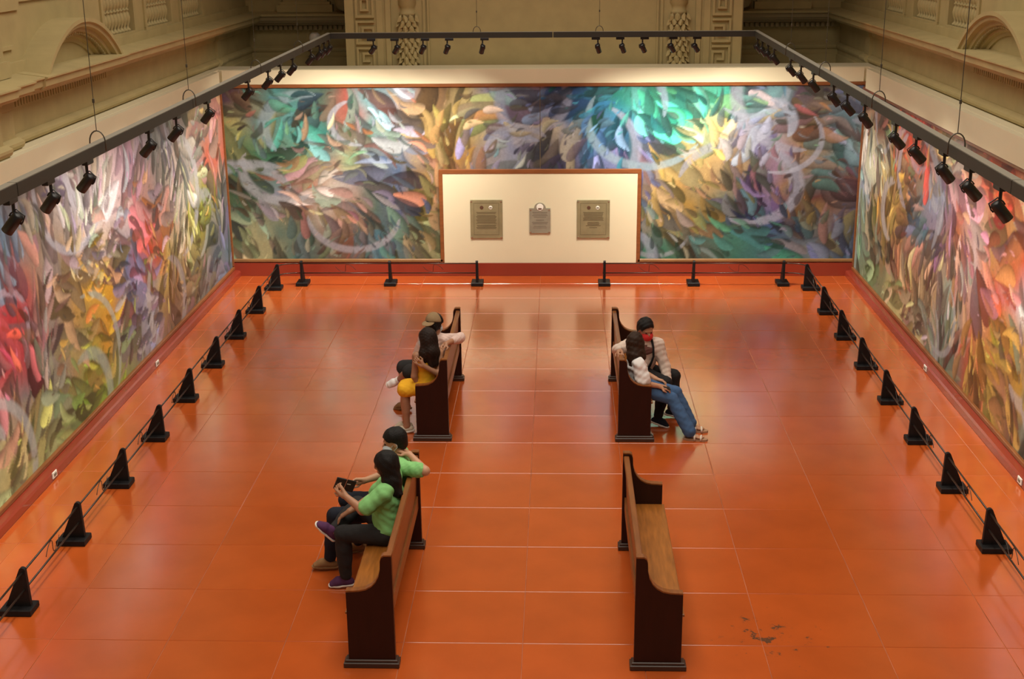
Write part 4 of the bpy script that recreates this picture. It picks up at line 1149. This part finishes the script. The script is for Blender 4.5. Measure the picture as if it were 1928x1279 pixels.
F.cone((J['hipL'] + J['hipR']) / 2, 0.08, (J['knL'] + J['knR']) / 2, 0.07, 0.05)
F.half(J['chest'] + np.array((0, 0, 0.085)), (0, 0, 1))
dr = p.part('dress', F, YELLOW, 0.005, 40, 'yellow knit dress')
for a, b in ((0.11, 'L'), (-0.10, 'R')):
    top = J['sh' + b] * 0.55 + J['neck'] * 0.45 + np.array((0, 0, 0.045))
    lowp = J['chest'] + p.cs * (a * 0.75) + np.array((0, -0.095, 0.06)); lowq = J['chest'] + p.cs * (a * 0.75) + np.array((0, 0.09, 0.06))
    p.mbpart('strap', MB().tube([lowp, top + np.array((0, -0.035, -0.01)), top + np.array((0, 0.02, 0)), lowq], 0.006, 6), YELLOW, True, dr)
p.shoe('L', SLATEC, SOLE, slip=True, label='cream slip-on shoe'); p.shoe('R', SLATEC, SOLE, slip=True, label='cream slip-on shoe')
h = J['head']; W = p.W
p.hair(HBR, [([h + (0.025, -0.02, -0.01), W((1.135, 0.085, 0.96)), W((1.12, 0.125, 0.815))], [0.084, 0.078, 0.035]), ([h + (0.0, -0.045, -0.02), W((1.20, 0.09, 0.95)), W((1.215, 0.12, 0.86))], [0.072, 0.058, 0.03]), ([h + (0.04, 0, -0.02), W((1.09, 0.065, 0.95)), W((1.07, 0.12, 0.84))], [0.07, 0.055, 0.028])], 1.04, label='long dark brown hair')
p.eyes(); p.mask(MASKW, 'white face mask')

# ---- man in cap beside her
p = Person(-1, -6.40, 'man in tan cap and pale pink shirt leaning on the far left pew')
p.set(pelvis=(1.17, 0, 0.565), waist=(1.15, 0, 0.69), chest=(1.14, 0.02, 0.85), neck=(1.135, 0.03, 0.985), head=(1.135, 0.05, 1.11),
      shL=(1.02, 0.10, 0.935), shR=(1.27, -0.03, 0.915), elL=(0.845, 0.12, 0.965), haL=(0.985, 0.36, 0.970), elR=(1.36, -0.05, 0.68), haR=(1.33, -0.13, 0.60),
      hipL=(1.20, 0.09, 0.54), knL=(1.43, 0.22, 0.585), anL=(1.575, 0.0, 0.415), toeL=(1.71, -0.02, 0.335), hipR=(1.20, -0.09, 0.54), knR=(1.55, -0.16, 0.51), anR=(1.53, -0.10, 0.09), toeR=(1.66, -0.14, 0.04))
p.body(SK2, (-0.35, -0.9, -0.1), (0, -0.1, 1), {'L': ((0.45, 0.75, -0.35), (0.2, 0.3, 0.95), 0.5), 'R': ((0.4, 0.2, -0.6), (0.6, -0.5, 0.4), 0.6)}, 1.0, 1.0, chest_side=(-0.8, 0.65, 0))
p.top(PINK, 0.014, 1.45, label='pale pink shirt'); p.legs(GREY, 0.014, -0.05, name='shorts', label='dark shorts')
p.shoe('L', WHITEC, SOLE, label='white canvas shoe'); p.shoe('R', TAN, TAN, slip=True, label='brown slipper')
p.hair(HB, None, 1.06, rough=0.006, label='curly black hair'); p.mask(MASKW, 'white face mask')
f, l, u = head_axes(p.face, p.up); c = p.J['head']; R = np.stack([f, l, u]); F = Field(0.007)
F.ell(c + u * 0.045 - f * 0.020, (0.112, 0.098, 0.098), R, 0.02); F.half(c + u * 0.032 - f * 0.02, -u - f * 0.12); F.half(c + f * 0.035 + u * 0.06, f * 0.9 + u * 0.2 + l * -0.55, 0.01)
cp = p.part('cap', F, CAPM, label='olive tan baseball cap worn backwards')
F = Field(0.006); F.ell(c - f * 0.13 + l * 0.02 + u * 0.03, (0.075, 0.075, 0.012), np.stack([unit(f + u * 0.35), l, unit(u - f * 0.35)]), 0.01)
q = p.part('cap_brim', F, CAPM); q.parent = cp

# ---- woman in white blouse, far right pew
p = Person(1, -6.98, 'woman in white puff-sleeve blouse and blue jeans on the far right pew')
p.set(pelvis=(1.20, 0, 0.56), waist=(1.165, 0, 0.67), chest=(1.15, 0, 0.80), neck=(1.145, 0.0, 0.925), head=(1.135, 0.02, 1.05),
      shL=(1.13, 0.15, 0.865), shR=(1.17, -0.155, 0.855), elL=(1.22, 0.20, 0.66), haL=(1.38, 0.10, 0.60), elR=(1.225, -0.185, 0.645), haR=(1.405, -0.125, 0.59),
      hipL=(1.23, 0.08, 0.535), knL=(1.60, 0.06, 0.455), anL=(1.775, 0.01, 0.095), toeL=(1.915, 0.0, 0.035), hipR=(1.23, -0.08, 0.535), knR=(1.545, -0.10, 0.435), anR=(1.745, -0.235, 0.09), toeR=(1.885, -0.26, 0.035))
p.fax = {'L': ((1, -0.05, 0), (0, 0, 1)), 'R': ((0.97, -0.18, 0), (0, 0, 1))}
p.body(SK1, (0.35, 0.92, -0.1), (0, 0.05, 1), {'L': ((0.9, -0.3, -0.2), (0, 0.3, 1), 0.5), 'R': ((0.92, 0.15, -0.3), (0.3, -0.3, 0.9), 0.45)}, 0.93, 0.97, feet='LR')
p.top(WHITEC, 0.012, 0.80, 'blouse', 0.030, label='white puff-sleeve blouse', wr=0.007); p.legs(BLUE, 0.012, 0.97, flare=0.018, label='flared blue jeans')
for c in 'LR':
    J = p.J; A, T = J['an' + c], J['toe' + c]; d = unit((T - A) * (1, 1, 0)); sd = np.array((-d[1], d[0], 0))
    base = np.array((A[0], A[1], 0))
    poly = [(-0.06, 0.02), (-0.065, 0), (-0.06, -0.02), (-0.03, -0.034), (0.06, -0.038), (0.14, -0.045), (0.185, -0.03), (0.20, 0), (0.185, 0.03), (0.14, 0.045), (0.06, 0.038), (-0.03, 0.034)]
    mb = MB().prism([tuple((base + d * a + sd * b)[:2]) for a, b in poly], 'z', 0.0, 0.022)
    so = p.mbpart('sandal', mb, SANDSOLE, False, label='pale strappy sandal')
    for t in (0.055, 0.125):
        q = base + d * t
        p.mbpart('strap', MB().tube([q + sd * 0.046 + (0, 0, 0.012), q + sd * 0.04 + (0, 0, 0.055 - t * 0.1), q + (0, 0, 0.084 - t * 0.22), q - sd * 0.04 + (0, 0, 0.055 - t * 0.1), q - sd * 0.046 + (0, 0, 0.012)], 0.011, 8), STRAPM, True, so)
h = p.J['head']; W = p.W
p.hair(HBR2, [([h + (-0.01, -0.03, -0.01), W((1.125, -0.06, 0.92)), W((1.11, -0.10, 0.83))], [0.088, 0.082, 0.045]), ([h + (0.03, -0.02, -0.02), W((1.19, -0.045, 0.92)), W((1.20, -0.085, 0.83))], [0.072, 0.058, 0.034])], 1.05, label='long brown hair with lighter streaks')
p.mask(MASKR, 'red face mask')
bd = empty('phone', (1.47, -7.09, 0.575)); tag(bd, 'dark phone under the hand of the woman in white blouse', 'phone'); bd.rotation_euler = (0.15, 0.35, 0.2)
MB().bbox(-0.03, 0.06, -0.035, 0.035, -0.006, 0.004, 0.003).build('case', PHONE, bd); MB().box(-0.025, 0.055, -0.030, 0.030, 0.004, 0.0055).build('screen', MAT['spot'], bd)

# ---- man in cream sweater, far right pew
p = Person(1, -6.48, 'man in cream sweater and red mask with arm along the far right pew')
p.set(pelvis=(1.24, 0, 0.565), waist=(1.25, -0.02, 0.69), chest=(1.255, -0.05, 0.85), neck=(1.265, -0.06, 0.985), head=(1.275, -0.10, 1.09),
      shL=(1.42, -0.05, 0.90), shR=(1.095, -0.06, 0.895), elL=(1.50, -0.11, 0.655), haL=(1.525, -0.22, 0.515), elR=(0.955, -0.19, 0.875), haR=(0.965, -0.42, 0.945),
      hipL=(1.26, 0.08, 0.54), knL=(1.62, 0.0, 0.50), anL=(1.60, -0.04, 0.10), toeL=(1.73, -0.09, 0.045), hipR=(1.26, -0.09, 0.54), knR=(1.50, -0.27, 0.51), anR=(1.42, -0.31, 0.10), toeR=(1.545, -0.38, 0.045))
p.body(SK2, (0.35, -0.88, -0.28), (0.0, -0.1, 1), {'L': ((0.1, -0.3, -0.95), (0.8, 0.5, 0), 0.45), 'R': ((0.1, -0.95, -0.25), (-0.3, 0, 1), 0.5)}, 1.04, 1.02, chest_side=(-1, -0.05, 0), hip_side=(0.3, 1, 0))
p.top(CREAM, 0.016, 1.90, 'sweater', label='cream sweatshirt with dark print'); p.legs(BLACKC, label='dark trousers')
p.shoe('L', NAVY, SOLE, label='navy and white sneaker'); p.shoe('R', NAVY, SOLE, label='navy and white sneaker')
p.hair(HB, None, 1.05, rough=0.003, label='short black hair'); p.eyes(); p.mask(MASKR, 'red face mask')
J = p.J; b = p.b
# printed patch following the chest
ctr = J['chest'] + np.array((0.015, -0.122, 0.015))
F = Field(0.006); F.ell(ctr, (0.10, 0.018, 0.062), None, 0.006); F.cutball(ctr + np.array((0.05, -0.01, 0.045)), (0.04, 0.03, 0.02)); F.cutball(ctr + np.array((-0.055, -0.01, -0.035)), (0.035, 0.03, 0.018))
p.part('chest_print', F, PRINT, 0.004, 90, 'dark red-brown printed motif')
# strap of a shoulder bag across the chest
sp = [J['neck'] + np.array((0.075, 0.03, 0.015)), J['neck'] + np.array((0.085, -0.075, -0.035)), J['chest'] + np.array((0.105, -0.125, 0.05)), J['chest'] + np.array((0.11, -0.128, -0.06)), J['waist'] + np.array((0.10, -0.125, 0.03)), J['waist'] + np.array((0.06, -0.135, -0.06))]
p.mbpart('bag_strap', MB().tube(sp, 0.013, 8), BAGM, label='black shoulder bag strap')
w = J['haR'] - unit(J['haR'] - J['elR']) * 0.0
p.mbpart('watch', MB().tube([w + (0.026 * math.cos(t), 0, 0.026 * math.sin(t)) for t in [2 * math.pi * k / 14 for k in range(15)]], 0.009, 6), PHONE, label='black wrist watch')
